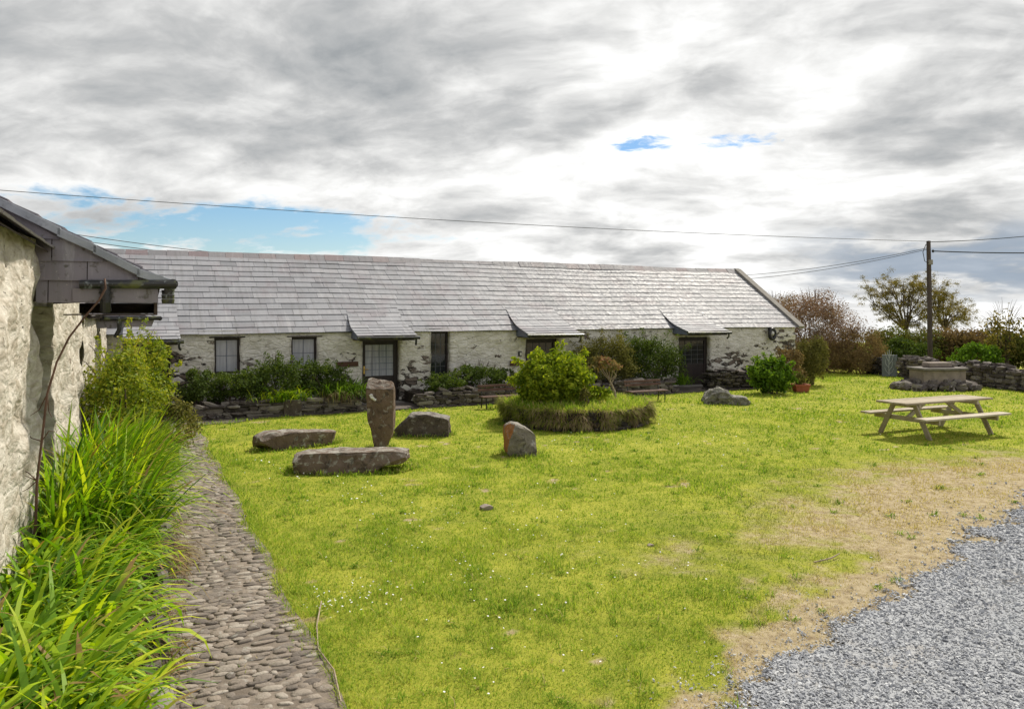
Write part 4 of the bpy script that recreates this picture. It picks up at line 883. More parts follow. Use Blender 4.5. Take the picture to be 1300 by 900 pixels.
mb.poly([Lw(qq, 0.0, 2.28), Lw(qq, 1.0, 2.32), Lw(qq, 1.05, 2.47), Lw(qq, -0.2, 3.0), Lw(qq, -0.2, 2.6)], WD * 0.03); p2 = mb.build('porch', M['cheek_near'], lb2)
bot, top = Lw(0, 1.12, 2.47), Lw(0, -0.6, 3.17); s_ = top - bot; Ls = np.linalg.norm(s_); s_ /= Ls; n_ = np.cross(s_, WD); n_ = n_ if n_[2] > 0 else -n_; n_ = n_ / np.linalg.norm(n_)
V, Fc, rr = slate_rows(bot, WD, s_, n_, 9.3, 10.75, Ls, 0.25, 0.3, 0.6, 0.013, seed=25); np_mesh('porch_slates', V, Fc, M['slate'], parent=p2, attrs={'rnd': rr})
mb = MB(); mb.tube([Lw(qq - 0.05, 0.05, 2.475), Lw(qq - 0.05, 1.16, 2.485)], 0.045, 10); mb.tube([Lw(qq - 0.06, 1.15, 2.48), Lw(10.8, 1.15, 2.47)], 0.048, 10)
mb.tube([Lw(qq - 0.06, 0.4, 2.47), Lw(qq - 0.06, 0.4, 2.26), Lw(qq, 0.32, 2.1)], 0.042, 10); mb.build('gutter', M['gutter'], p2)

# climbing stem in front of the near wall
pts = [atY(44, 700, 6.35), atY(47, 610, 6.45), atY(53, 560, 6.5), atY(60, 500, 6.6), atY(72, 460, 6.7), atY(88, 428, 6.8), atY(108, 402, 6.9), atY(126, 381, 6.97), atY(134, 366, 7.0), atY(133, 354, 7.02)]
cs = thing('climbing_stem', 'bare brown climbing stem curving up to the porch gutter', 'plant', pts[0])
mb = MB(); mb.tube(pts, [0.012, 0.011, 0.010, 0.010, 0.009, 0.009, 0.009, 0.009, 0.010, 0.008], 8); mb.build('stem', M['twig'], cs, smooth=True)
mb = MB()
for (p, q, m_) in ((2, (30, 545), (40, 556)), (2, (72, 548), (62, 547)), (3, (38, 528), (50, 520)), (3, (66, 530), (62, 522)), (1, (12, 650), (28, 602)), (1, (20, 592), (36, 600)), (1, (26, 625), (36, 620))):
    Y = pts[p][1]; mb = MB(); mb.tube([pts[p], atY(*m_, Y), atY(*q, Y - 0.05)], [0.005, 0.004, 0.002], 6); mb.build('twig', M['twig'], cs)

# ------------------------------------------------------------------ plants
def leafcloud(centers, radii, per, size, tmpl=(LV, LF), up=0.35, shell=0.55, aspect=0.62, squash=1.0, droop=0.0):
    """Leaves scattered through clumps; each leaf turns outwards from its clump."""
    c = np.repeat(np.asarray(centers, float), per, 0); r = np.repeat(np.asarray(radii, float), per, 0)
    n = len(c); d = rng.normal(0, 1, (n, 3)); d /= np.linalg.norm(d, axis=1)[:, None]
    rad = (shell + (1 - shell) * rng.random(n)) * rng.uniform(0.55, 1.08, n)
    if r.ndim == 1: r = np.stack([r, r, r * squash], -1)
    pos = c + d * rad[:, None] * r
    nd = d + rng.normal(0, 0.55, (n, 3)); nd[:, 2] += up; nd /= np.linalg.norm(nd, axis=1)[:, None]
    a = np.cross(nd, rng.normal(0, 1, (n, 3))); a[:, 2] -= droop; a -= nd * np.sum(a * nd, 1)[:, None]; a /= np.linalg.norm(a, axis=1)[:, None]
    b = np.cross(a, nd)
    s = size * rng.lognormal(0, 0.28, n)
    Mx = np.stack([b, a, nd], -1)
    V, Fc = inst(tmpl[0], tmpl[1], pos, Mx, np.stack([s * aspect, s, s], -1))
    k = len(tmpl[0]); hue = np.repeat(rng.normal(0, 0.13, len(centers)), per) + rng.random(n) ** 1.3 * 0.85 + 0.05
    return V, Fc, np.repeat(np.clip(hue, 0, 1), k)
def clumps(c, rad, n, seed, low=-1.0, inner=0.45, jit=0.14, cr=(0.22, 0.36)):
    rs = np.random.default_rng(seed); P, Q = [], []
    while len(P) < n:
        d = rs.normal(0, 1, 3); d /= np.linalg.norm(d)
        if d[2] < low: continue
        f = inner + (1 - inner) * rs.random() ** 0.6
        wob = 0.86 + 0.32 * fbm(np.array([[d[0] * 1.7 + seed, d[1] * 1.7, d[2] * 1.7]]), seed, 3)[0]
        k = rs.uniform(*cr); p = np.array(rad) * d * (f * wob * (1 - k * 0.75)) 
        P.append(np.array(c) + p + rs.normal(0, jit * min(rad) * 0.3, 3)); Q.append(np.array(rad) * k * rs.uniform(0.8, 1.15))
    return np.array(P), np.array(Q)
def shrub(name, label, cat, base, rad, ncl, per, size, lm, seed, stem='bark', tmpl=(LV, LF), group=None, low=-0.75, cz=None, nstem=7, sr=0.02, twigs=0, aspect=0.62, cr=(0.22, 0.36), inner=0.45, up=0.35, tw=1.0, shoots=0):
    base = np.array(base, float); t = thing(name, label, cat, base, group)
    c = base + Z * (cz if cz is not None else rad[2] * 0.95)
    P, Q = clumps(c, rad, ncl, seed, low, cr=cr, inner=inner)
    P[:, 2] = np.maximum(P[:, 2], base[2] + 0.06)
    if shoots:
        g = np.random.default_rng(seed + 500); sp, sq, pr_ = [], [], []
        for _ in range(shoots):
            d = g.normal(0, 1, 3); d[2] = abs(d[2]) + 0.35; d /= np.linalg.norm(d)
            for e_ in (0.86, 0.98, 1.10): sp.append(c + np.array(rad) * d * e_ + Z * (e_ - 0.86) * 0.35 * rad[2]); sq.append(np.array(rad) * (0.13 - 0.07 * (e_ - 0.86) / 0.24))
        V2, F2, r2 = leafcloud(np.array(sp), np.array(sq), max(10, per // 6), size * 0.85, tmpl, aspect=aspect, up=up)
    V, Fc, r = leafcloud(P, Q, per, size, tmpl, aspect=aspect, up=up)
    if shoots: V, Fc = cat_mesh([(V, Fc), (V2, F2)]); r = np.concatenate([r, np.clip(r2 + 0.15, 0, 1)])
    np_mesh('foliage', V, Fc, M[lm], parent=t, attrs={'rnd': r})
    mb = MB(); rs = random.Random(seed); idx = list(range(len(P))); rs.shuffle(idx)
    for i in idx[:nstem]:
        b0 = base + np.array([rs.gauss(0, rad[0] * 0.16), rs.gauss(0, rad[1] * 0.16), -0.02]); m_ = (b0 + P[i]) / 2 + np.array([rs.gauss(0, 0.06), rs.gauss(0, 0.06), 0.1 * rad[2]])
        sb = MB(); sb.tube([b0, m_, P[i]], [sr, sr * 0.75, sr * 0.35], 6); sb.build('stem', M[stem], t)
    for i in range(twigs):
        d = np.array([rs.gauss(0, 0.5), rs.gauss(0, 0.5), 1.0]); d /= np.linalg.norm(d); a = c + np.array(rad) * d * 0.75; L_ = rad[2] * rs.uniform(0.25, 0.5) * tw
        mb = MB(); mb.tube([a, a + d * L_ * 0.6 + Z * 0.05, a + d * L_], [0.008, 0.006, 0.003], 5); mb.build('twig', M[stem], t)
    return t

# raised bed on the left: soil, stone edging, strap leaved plants
mb_v, mb_f = [], []; qs = np.arange(-6.5, 11.0, 0.2); ns = np.linspace(-0.1, 1.0, 9)
for q in qs:
    for f in np.linspace(0, 1, 9):
        nn = -0.12 + f * (pathL(q) + 0.08); z = 0.34 * (1 - f ** 4) + 0.05 * (fbm(np.array([[q * 2, f * 4, 0]]), 5, 2)[0] - 0.5) - 0.02
        mb_v.append(Lw(q, nn, z))
k = (np.arange(len(qs) - 1)[:, None] * 9 + np.arange(8)[None]).ravel()
o = np_mesh('flower_bed_soil', np.array(mb_v), np.stack([k, k + 1, k + 10, k + 9], -1), M['soil'], smooth=True); tag(o, kind='structure')
def stones(pos, M3, scl, jit=0.06): return inst(CV, CF, np.array(pos), np.array(M3), np.array(scl), jit)
ps, ms, ss = [], [], []; rs = random.Random(3); q = -4.2
while q < 9:
    l = rs.uniform(0.22, 0.5)
    for lay in range(2):
        hh = rs.uniform(0.10, 0.16); p = Lw(q + l / 2 + rs.uniform(-0.05, 0.05), pathL(q) - 0.10 + rs.uniform(-0.03, 0.02), 0.04 + lay * 0.12)
        ps.append(p); ss.append((l * 1.05, rs.uniform(0.10, 0.2), hh)); yw = math.atan2(WD[1], WD[0]) + rs.gauss(0, 0.1); ms.append(rotm(np.array([yw]), np.array([rs.gauss(0, 0.1)]), np.array([rs.gauss(0, 0.08)]))[0])
    q += l
for (px, py, hgt) in ((214, 850, 0.42), (208, 790, 0.30)):
    p = at(px, py); ps.append(p + Z * hgt * 0.42 - WN * 0.05); ss.append((0.5, 0.09, hgt)); ms.append(rotm(np.array([math.atan2(WD[1], WD[0])]), np.array([0.05]), np.array([0.1]))[0])
V, Fc = stones(ps, ms, ss); o = np_mesh('stone_edging', V, Fc, M['drystone'], loc=Lw(0, 1.1, 0), attrs={'rnd': np.repeat(rng.random(len(ps)), 26)}); tag(o, 'rough slate edging stones between the cobbled path and the strap-leaved plants', 'edging')
def strap(name, label, qr, nr, n, length, width, lean, seed, mat='lf_strap', z0=0.3, cat='plant', loc=None, bend=(0.5, 1.9), th=(0.85, 1.5), leanspread=0.8):
    g = np.random.default_rng(seed); nt_ = max(8, n // 26)
    tq, tn = g.uniform(*qr, nt_), g.uniform(*nr, nt_); i = g.integers(0, nt_, n)
    q = tq[i] + g.normal(0, 0.05, n); nn = tn[i] + g.normal(0, 0.05, n)
    base = A0 + q[:, None] * WD + nn[:, None] * WN; base[:, 2] = z0 * (1 - np.clip(nn / 1.15, 0, 1) ** 4)
    az0 = math.atan2(WN[1], WN[0]) + lean
    az = az0 + g.normal(0, leanspread, n); 
    V, Fc, k = blades(base, az, g.uniform(*th, n), g.uniform(*bend, n), length * g.uniform(0.5, 1.12, n), width * g.uniform(0.4, 1.3, n), 6, 1.4, g.normal(0, 0.5, n))
    hue = np.clip(g.random(n) ** 1.4 * 0.8 + g.normal(0, 0.1, nt_)[i] + 0.12, 0, 1)
    dead = np.where(g.random(n) < 0.3, g.uniform(0.6, 1.3, n), 0.3); tip = (np.repeat(np.arange(7) / 6.0, 2)[None] * dead[:, None]).ravel()
    o = np_mesh(name, V, Fc, M[mat], loc=loc if loc is not None else Lw(sum(qr) / 2, sum(nr) / 2, 0), attrs={'rnd': np.repeat(hue, k), 'tip': tip}); return tag(o, label, cat)
strap('strap_leaved_plant', 'lush bright green strap-leaved plants filling the nearest bed at lower left', (-4.4, -0.7), (0.05, 0.70), 2300, 0.82, 0.046, -0.1, 61, bend=(0.9, 2.9), leanspread=1.35, th=(0.9, 1.55))
strap('strap_leaved_plant', 'tall arching strap-leaved clump against the wall behind the nearest plants', (-0.5, 3.6), (0.05, 0.85), 3000, 1.22, 0.036, -0.2, 62, th=(1.05, 1.55), bend=(0.5, 2.4), leanspread=1.2)
strap('dry_grass_tuft', 'brown dead thatch showing at the foot of the nearest strap-leaved plants', (-4.3, -0.9), (0.35, 1.08), 900, 0.42, 0.014, -0.1, 64, 'lf_dry', 0.26, bend=(1.4, 3.0), th=(0.2, 1.2), leanspread=1.6)
strap('dry_grass_tuft', 'straw brown withered leaf tuft drooping over the path edge', (-0.6, 1.9), (0.85, 1.15), 620, 0.5, 0.011, -0.2, 63, 'lf_dry', 0.2, bend=(1.6, 3.0), th=(0.5, 1.2))
shrub('leafy_shrub', 'yellow-green leafy shrub against the left wall, its top shoots reddish', 'shrub', Lw(5.6, 0.55, 0.2), (0.72, 0.95, 0.98), 80, 110, 0.055, 'lf_fuch', 71, twigs=6, shoots=16)
shrub('leafy_shrub', 'taller yellow-green shrub by the dark corner porch', 'shrub', Lw(7.6, 0.75, 0.2), (0.70, 0.8, 1.08), 66, 100, 0.058, 'lf_fuch', 72, twigs=8, shoots=14)
shrub('leafy_shrub', 'lower olive-brown shrub spilling onto the cobbled path', 'shrub', Lw(5.9, 1.35, 0.05), (0.42, 0.62, 0.60), 34, 70, 0.055, 'lf_olive', 73)

# ------------------------------------------------------------------ dry stone walls and beds
def drywall(name, label, fr, a0, a1, hfun, thick, lmin, lmax, hmin, hmax, mat, seed, loc, cat='wall', z0=-0.03, rough=0.05, cope=False):
    """fr(a, d, z): along, depth, up.  Courses of rough stones on the front face, filled core behind, loose top."""
    rs = random.Random(seed); ps, ms, ss = [], [], []
    d0 = fr(1, 0, 0) - fr(0, 0, 0); yaw0 = math.atan2(d0[1], d0[0])
    def put(a, d, z, l, w_, h, tilt=0.06):
        ps.append(fr(a, d, z)); ss.append((l, w_, h)); ms.append(rotm(np.array([yaw0 + rs.gauss(0, 0.10)]), np.array([rs.gauss(0, tilt)]), np.array([rs.gauss(0, tilt)]))[0])
    a = a0
    z = z0; hm = max(hfun(a_) for a_ in np.linspace(a0, a1, 20))
    while z < hm:
        h = rs.uniform(hmin, hmax); a = a0 + rs.uniform(-lmin, 0)
        while a < a1:
            l = rs.uniform(lmin, lmax)
            if z + h * 0.5 < hfun(a + l / 2): 
                put(a + l / 2, thick * 0.16 + rs.uniform(-rough, rough), z + h / 2, l * 1.06, thick * 0.42, h * 1.12)
                put(a + l / 2, thick * 0.80, z + h / 2, l * 1.06, thick * 0.42, h * 1.12)
            elif z - h * 0.4 < hfun(a + l / 2): put(a + l / 2, thick * rs.uniform(0.2, 0.75), hfun(a + l / 2) + rs.uniform(-0.02, 0.04), l * 1.1, thick * 0.6, h * 1.1, 0.22)
            a += l
        z += h * 0.98
    V, Fc = stones(ps, ms, ss, 0.07)
    core = MB(); m = 24; aa = np.linspace(a0 + 0.04, a1 - 0.04, m)
    pts = [fr(a_, thick * 0.28, -0.05) for a_ in aa] + [fr(a_, thick * 0.28, hfun(a_) - 0.09) for a_ in aa] + [fr(a_, thick * 0.74, hfun(a_) - 0.09) for a_ in aa] + [fr(a_, thick * 0.74, -0.05) for a_ in aa]
    cf = []
    for r_ in range(3):
        for i in range(m - 1): cf.append((r_ * m + i, r_ * m + i + 1, (r_ + 1) * m + i + 1, (r_ + 1) * m + i))
    Vt, Ft = cat_mesh([(V, Fc), (np.array(pts), np.array(cf))])
    r = np.concatenate([np.repeat(rng.random(len(ps)), 26), np.zeros(len(pts))])
    o = np_mesh(name, Vt, Ft, M[mat], loc=loc, attrs={'rnd': r}); return tag(o, label, cat)
def bedwall(l, r, label, seed, h=0.37, b=-1.62):
    a0, a1 = tx(l, b), tx(r, b); 
    hf = lambda a: h + 0.05 * math.sin(a * 3.1 + seed)
    o = drywall('low_stone_wall', label, lambda a, d, z: B(a, b + d, z), a0, a1, hf, 0.3, 0.16, 0.46, 0.055, 0.12, 'drystone', seed, B((a0 + a1) / 2, b, 0), 'wall')
    mb = MB(); mb.poly([B(a0 + 0.1, b + 0.2, -0.02), B(a1 - 0.1, b + 0.2, -0.02), B(a1 - 0.1, -0.03, -0.02), B(a0 + 0.1, -0.03, -0.02)], (0, 0, h - 0.05))
    s = mb.build('flower_bed_soil', M['soil']); tag(s, kind='structure'); return a0, a1
a0, a1 = bedwall(228, 456, 'low dry stone wall fronting the grassy bed below the two small windows', 1)
mb = MB(); c = B(tx(371, -1.64), -1.64, 0); mb.poly([c + U * x_ - V_ * 0.03 + Z * z_ for x_, z_ in ((-0.22, -0.03), (0.22, -0.03), (0.21, 0.37), (0.17, 0.40), (-0.18, 0.42), (-0.21, 0.36))], -V_ * 0.06)
o = mb.build('slate_slab', M['stone_dark'], loc=c, bevel=0.012); tag(o, 'upright dark slate slab set against the low wall under the windows', 'slab')
bedwall(533, 655, 'low dry stone wall fronting the bed under the tall narrow window', 2, 0.40)
bedwall(748, 852, 'low dark stone wall behind the bench near the right door', 3, 0.40)
hf = lambda a: 0.62 + 0.06 * math.sin(a * 5)
b_ = -1.55; a0, a1 = tx(906, b_), tx(972, b_)
drywall('dry_stone_wall', 'stack of dark thin dry stone walling right of the right-hand door', lambda a, d, z: B(a, b_ + d, z), a0, a1, hf, 0.5, 0.14, 0.36, 0.045, 0.085, 'drystone_dark', 4, B((a0 + a1) / 2, b_, 0))
# planting in the beds
def inbed(px, b, z): return B(tx(px, b), b, z)
def strapc(name, label, c, rad, n, length, width, seed, mat, bend=(0.8, 2.4), cat='plant', th=(0.9, 1.5)):
    g = np.random.default_rng(seed); base = np.array(c) + U * g.normal(0, rad[0], n)[:, None] + V_ * g.normal(0, rad[1], n)[:, None]
    V, Fc, k = blades(base, g.uniform(0, 6.28, n), g.uniform(*th, n), g.uniform(*bend, n), length * g.uniform(0.55, 1.1, n), width * g.uniform(0.7, 1.2, n), 5, 1.3, g.normal(0, 0.4, n))
    o = np_mesh(name, V, Fc, M[mat], loc=c, attrs={'rnd': np.repeat(np.clip(g.random(n), 0, 1), k)}); return tag(o, label, cat)
shrub('bed_shrub', 'dark ivy-like shrub at the left end of the bed under the windows', 'shrub', inbed(252, -0.95, 0.1), (0.6, 0.6, 0.62), 40, 80, 0.06, 'lf_dark', 81)
shrub('bed_shrub', 'dense dark green plant under the left small window', 'shrub', inbed(300, -1.0, 0.28), (0.85, 0.62, 0.50), 56, 90, 0.055, 'lf_dark', 82, shoots=10)
shrub('bed_shrub', 'bushy green plant between the two small windows with loose wispy top', 'shrub', inbed(352, -0.95, 0.28), (0.85, 0.62, 0.62), 56, 90, 0.055, 'lf_dark', 83, twigs=10, shoots=14)
shrub('bed_shrub', 'grassy green plant under the right small window', 'shrub', inbed(405, -0.95, 0.28), (0.85, 0.62, 0.56), 56, 90, 0.055, 'lf_dark', 84, shoots=10)
strapc('strap_leaved_plant', 'small bright green strap-leaved clump above the slate slab', inbed(362, -1.5, 0.36), (0.34, 0.08), 300, 0.55, 0.022, 85, 'lf_strap')
strapc('strap_leaved_plant', 'green arching strap-leaved clump at the bed end beside the brass-handled door', inbed(436, -1.2, 0.36), (0.32, 0.25), 620, 0.72, 0.024, 86, 'lf_hyd2')
strapc('dry_grass_tuft', 'straw coloured dead leaves hanging over the low wall near the door', inbed(430, -1.55, 0.42), (0.22, 0.04), 300, 0.5, 0.012, 87, 'lf_dry', (1.8, 3.2), th=(0.3, 1.2))
shrub('bed_shrub', 'low green plant under the tall narrow window', 'shrub', inbed(568, -1.1, 0.18), (0.75, 0.6, 0.40), 44, 80, 0.055, 'lf_dark', 88, shoots=10)
shrub('bed_shrub', 'green plant with thin upright shoots against the wall beside the tall window', 'shrub', inbed(606, -0.9, 0.28), (0.95, 0.6, 0.46), 56, 80, 0.055, 'lf_dark', 89, twigs=16)
shrub('bed_shrub', 'mid green low foliage left of the round bush', 'shrub', inbed(640, -0.8, 0.28), (0.5, 0.4, 0.36), 26, 60, 0.06, 'lf_dark', 90, twigs=6)
shrub('tall_shrub', 'large dark olive shrub against the wall behind the small pink-leaved tree', 'shrub', inbed(768, -0.75, 0.15), (1.25, 0.7, 0.92), 90, 100, 0.06, 'lf_olive', 91, twigs=10, shoots=14)
shrub('tall_shrub', 'large dark green shrub beside the right-hand door', 'shrub', inbed(826, -0.75, 0.15), (1.35, 0.7, 0.92), 100, 100, 0.06, 'lf_dark', 92, twigs=10, shoots=14)
strapc('strap_leaved_plant', 'green grassy clump at the foot of the right-hand door', inbed(862, -1.0, 0.2), (0.2, 0.15), 220, 0.6, 0.022, 93, 'lf_hyd2')
shrub('leafy_shrub', 'bright green rounded hydrangea-like shrub by the right gable corner', 'shrub', at(979, 500), (0.75, 0.6, 0.66), 60, 70, 0.10, 'lf_hyd2', 94, tmpl=(LV6, LF6), low=-1, cz=0.58, shoots=8)
shrub('leafy_shrub', 'brown wispy shrub behind the green one at the gable corner', 'shrub', at(1000, 493), (0.75, 0.6, 0.78), 44, 70, 0.07, 'lf_brown', 95, twigs=14, stem='twig')
shrub('tall_shrub', 'tall olive-green feathery shrub right of the gable end', 'shrub', at(1030, 489), (0.70, 0.66, 1.10), 80, 100, 0.06, 'lf_olive', 96, twigs=16, low=-1, cz=1.0, nstem=3)
# terracotta pot
c = at(1016.5, 498); mb = MB(); 
pot = thing('plant_pot', 'square terracotta pot on the grass by the feathery shrub', 'pot', c)
mb.add([c + np.array(p) for p in ((-.19, -.17, 0), (.19, -.17, 0), (.19, .17, 0), (-.19, .17, 0), (-.23, -.21, .22), (.23, -.21, .22), (.23, .21, .22), (-.23, .21, .22))], [(3, 2, 1, 0), (0, 1, 5, 4), (1, 2, 6, 5), (2, 3, 7, 6), (3, 0, 4, 7)]); mb.build('pot', M['terracotta'], pot, bevel=0.01)
mb = MB()
for (o_, a_, b2) in (((-.25, -.23, .215), (.5, 0, 0), (0, .05, 0)), ((-.25, .18, .215), (.5, 0, 0), (0, .05, 0)), ((-.25, -.18, .215), (.05, 0, 0), (0, .36, 0)), ((.2, -.18, .215), (.05, 0, 0), (0, .36, 0))): mb.box(c + np.array(o_), a_, b2, (0, 0, .055))
mb.build('rim', M['terracotta'], pot, bevel=0.008)
mb = MB(); mb.box(c + np.array((-.2, -.18, .17)), (.4, 0, 0), (0, .36, 0), (0, 0, .05)); mb.build('soil', M['soil'], pot)
P, Q = clumps(c + Z * 0.45, (0.22, 0.22, 0.24), 12, 97); V, Fc, r = leafcloud(P, Q, 45, 0.06); o = np_mesh('potted_plant', V, Fc, M['lf_olive'], loc=c + Z * 0.22, attrs={'rnd': r}); tag(o, 'small olive plant growing in the square terracotta pot', 'plant')

# ------------------------------------------------------------------ stones on the lawn
def rock(name, label, mat, base, size, prof, yaw, seed, amp=0.06, n=14, axis_='x', sharp=0.5, cuts=9, slant=0.0):
    """Rounded block; prof maps the fraction along the length (or height) to (low, high) limits of the other axis."""
    bm = bmesh.new(); bmesh.ops.create_cube(bm, size=2.0); bmesh.ops.subdivide_edges(bm, edges=bm.edges, cuts=n, use_grid_fill=True)
    V = np.array([v.co[:] for v in bm.verts]); Fc = [[v.index for v in f.verts] for f in bm.faces]; bm.free()
    P4 = (np.abs(V) ** 16).sum(1) ** (1 / 16.0); V = V / P4[:, None]
    fr = np.array([p[0] for p in prof]); lo = np.array([p[1] for p in prof]); hi = np.array([p[2] for p in prof])
    g = np.random.default_rng(seed * 13 + 1)
    for _ in range(cuts):
        nn = g.normal(0, 1, 3); nn[int(g.integers(0, 3))] *= 0.25; nn /= np.linalg.norm(nn); lim = (np.abs(nn).sum()) * g.uniform(0.70, 0.9)
        ov = np.clip(V @ nn - lim, 0, None); V = V - ov[:, None] * nn
    W = np.empty_like(V)
    if axis_ == 'x':                                        # profile along the length gives bottom and top
        f = (V[:, 0] + 1) / 2; a, b = np.interp(f, fr, lo), np.interp(f, fr, hi)
        W[:, 0] = V[:, 0] * size[0] / 2; W[:, 2] = (a + (b - a) * (V[:, 2] + 1) / 2) * size[2]; W[:, 1] = V[:, 1] * size[1] / 2
    else:                                                   # profile up the height gives left and right
        f = (V[:, 2] + 1) / 2; a, b = np.interp(f, fr, lo), np.interp(f, fr, hi)
        W[:, 2] = f * size[2]; W[:, 0] = (a + (b - a) * (V[:, 0] + 1) / 2) * size[0]; W[:, 1] = V[:, 1] * size[1] / 2
    W[:, 2] -= slant * np.clip(W[:, 2] / size[2], 0, 1) ** 2 * W[:, 0]
    nv = W - W.mean(0); nv /= np.linalg.norm(nv, axis=1)[:, None] + 1e-9
    k = 1 / max(size)
    ridged = 1 - np.abs(fbm(W * 3.2 * 1.0 + seed, seed, 4) * 2 - 1) * 2
    dsp = (fbm(W * 2.2 + seed * 3.1, seed, 5) - 0.5) * 3.6 * amp + ridged * amp * sharp * 1.1 + (fbm(W * 11 + seed, seed + 8, 3) - 0.5) * amp * 1.3
    step = np.round(fbm(W * np.array([1.2, 1.2, 5]) + seed, seed + 3, 2) * 5) / 5 - 0.5
    W = W + nv * (dsp + step * amp * 1.3)[:, None]
    c, s = math.cos(yaw), math.sin(yaw); W = np.stack([W[:, 0] * c - W[:, 1] * s, W[:, 0] * s + W[:, 1] * c, W[:, 2]], -1) + np.array(base)
    o = np_mesh(name, W, np.array(Fc), M[mat], loc=base, smooth=True); tag(o, label, 'stone')
    o.data.set_sharp_from_angle(angle=R(24)); return o
rock('standing_stone', 'tall reddish-brown upright standing stone with a white mark on the lawn', 'stone_brown', at(483, 569), (0.60, 0.26, 1.31), [(0, -0.17, 0.23), (0.1, -0.2, 0.25), (0.18, -0.22, 0.36), (0.3, -0.27, 0.42), (0.5, -0.38, 0.43), (0.75, -0.42, 0.44), (0.9, -0.42, 0.44), (0.97, -0.42, 0.44), (1.0, -0.38, 0.40)], 0.0, 2, 0.020, 26, 'z', 0.6, cuts=2, slant=0.2)
c = at(483, 569)
mb = MB(); p = atY(473, 505, c[1] - 0.147); 
V, Fc = inst(IV1, IF1, np.array([p, p + np.array((-0.03, 0.0, 0.045)), p + np.array((0.035, 0.0, -0.035))]), rotm(np.zeros(3), np.zeros(3), np.array([0.6, 0.6, 0.2])), np.array([[0.06, 0.03, 0.035], [0.035, 0.028, 0.04], [0.04, 0.026, 0.028]]), 0.1)
np_mesh('quartz_patch', V, Fc, M['concrete'], parent=bpy.data.objects['standing_stone'])
bpy.data.objects['quartz_patch'].data.materials[0] = M['frosted_glass']
rock('flat_stone', 'long flat purple-brown slab stone lying in front of the standing stone', 'stone_slab', at(446, 597), (1.82, 0.62, 0.36), [(0, 0.0, 0.80), (0.1, -0.05, 0.98), (0.3, -0.08, 0.96), (0.6, -0.08, 0.93), (0.72, 0.0, 0.93), (0.78, 0.32, 0.93), (0.95, 0.36, 0.90), (1, 0.45, 0.85)], R(7), 5, 0.034, 30)
rock('flat_stone', 'low oblong stone lying left of the standing stone, its end nearest the path', 'stone_slab', at(377, 566.5), (1.55, 0.46, 0.34), [(0, -0.1, 0.78), (0.15, -0.1, 0.98), (0.3, -0.1, 0.92), (0.6, -0.1, 0.88), (1, -0.1, 0.72)], R(38), 7, 0.032, 28)
rock('boulder', 'dark wedge-shaped boulder with a flat top behind the standing stone', 'stone_dark', at(537, 552), (1.12, 0.6, 0.46), [(0, -0.1, 0.30), (0.12, -0.1, 0.55), (0.3, -0.1, 0.97), (0.6, -0.1, 0.98), (0.85, -0.1, 0.86), (1, -0.1, 0.78)], R(-4), 9, 0.03, 24)
rock('boulder', 'small squat boulder with an orange lichen side in front of the round bed', 'stone_orange', at(660, 577), (0.50, 0.55, 0.57), [(0, -0.1, 0.88), (0.25, -0.08, 1.0), (0.5, 0.02, 0.95), (0.75, 0.02, 0.80), (1, -0.1, 0.66)], R(10), 11, 0.03, 22)
rock('boulder', 'low grey lichen-streaked boulder on the grass by the right-hand door', 'stone_grey', at(921, 512), (1.25, 0.7, 0.42), [(0, -0.1, 0.45), (0.15, -0.1, 0.90), (0.35, -0.1, 1.0), (0.52, -0.1, 0.80), (0.58, -0.1, 0.55), (0.85, -0.1, 0.50), (1, -0.1, 0.3)], R(-6), 14, 0.075, 30)
for (px, py, s, lab) in ((618, 646, 0.17, 'small pale stone lying alone in the middle of the lawn'), (826, 693, 0.07, 'tiny brown stone in the grass towards the bare patch')):
    rock('small_stone', lab, 'trough', at(px, py), (s, s * 0.7, s * 0.35), [(0, -0.2, 0.6), (0.5, -0.2, 1), (1, -0.2, 0.6)], random.random(), int(px), 0.006, 6)

# ------------------------------------------------------------------ round raised bed with bush and little tree
cx, cy = PC; bed = thing('raised_bed', 'round raised turf bed ringed with shaggy dry grass around the big bush', 'flower bed', (cx, cy, 0))
RB = 1.72
ps, ms, ss = [], [], []; rs = random.Random(9)
for lay in range(4):
    a = 0
    while a < 6.283:
        l = rs.uniform(0.16, 0.4); rr_ = RB - 0.10 - lay * 0.02; ps.append((cx + rr_ * math.cos(a), cy + rr_ * math.sin(a), 0.04 + lay * 0.105)); ss.append((l * 1.05, 0.24, 0.115)); ms.append(rotm(np.array([a + math.pi / 2 + rs.gauss(0, 0.1)]), np.array([rs.gauss(0, 0.08)]), np.array([rs.gauss(0, 0.08)]))[0]); a += l / RB
V, Fc = stones(ps, ms, ss); np_mesh('stone_rim', V, Fc, M['drystone_dark'], parent=bed, attrs={'rnd': np.repeat(rng.random(len(ps)), 26)})
vs, fs = [], []; nr_, na_ = 10, 48
for i in range(nr_ + 1):
    for j in range(na_):
        f = i / nr_; a = j / na_ * 2 * math.pi; vs.append((cx + RB * 0.97 * f * math.cos(a), cy + RB * 0.97 * f * math.sin(a), 0.46 + 0.10 * (1 - f * f) - 0.06 * max(0, f - 0.85) / 0.15 + 0.05 * (fbm(np.array([[f * 3 * math.cos(a), f * 3 * math.sin(a), 0]]), 4, 2)[0] - 0.5)))
for i in range(nr_):
    for j in range(na_): j2 = (j + 1) % na_; fs.append((i * na_ + j, i * na_ + j2, (i + 1) * na_ + j2, (i + 1) * na_ + j))
np_mesh('turf', np.array(vs), np.array(fs), M['lawn'], parent=bed, attrs={'dry': np.zeros(len(vs))}, smooth=True)
n = 7500; a = rng.uniform(0, 6.283, n); rr_ = RB * np.sqrt(rng.uniform(0, 1, n)); 
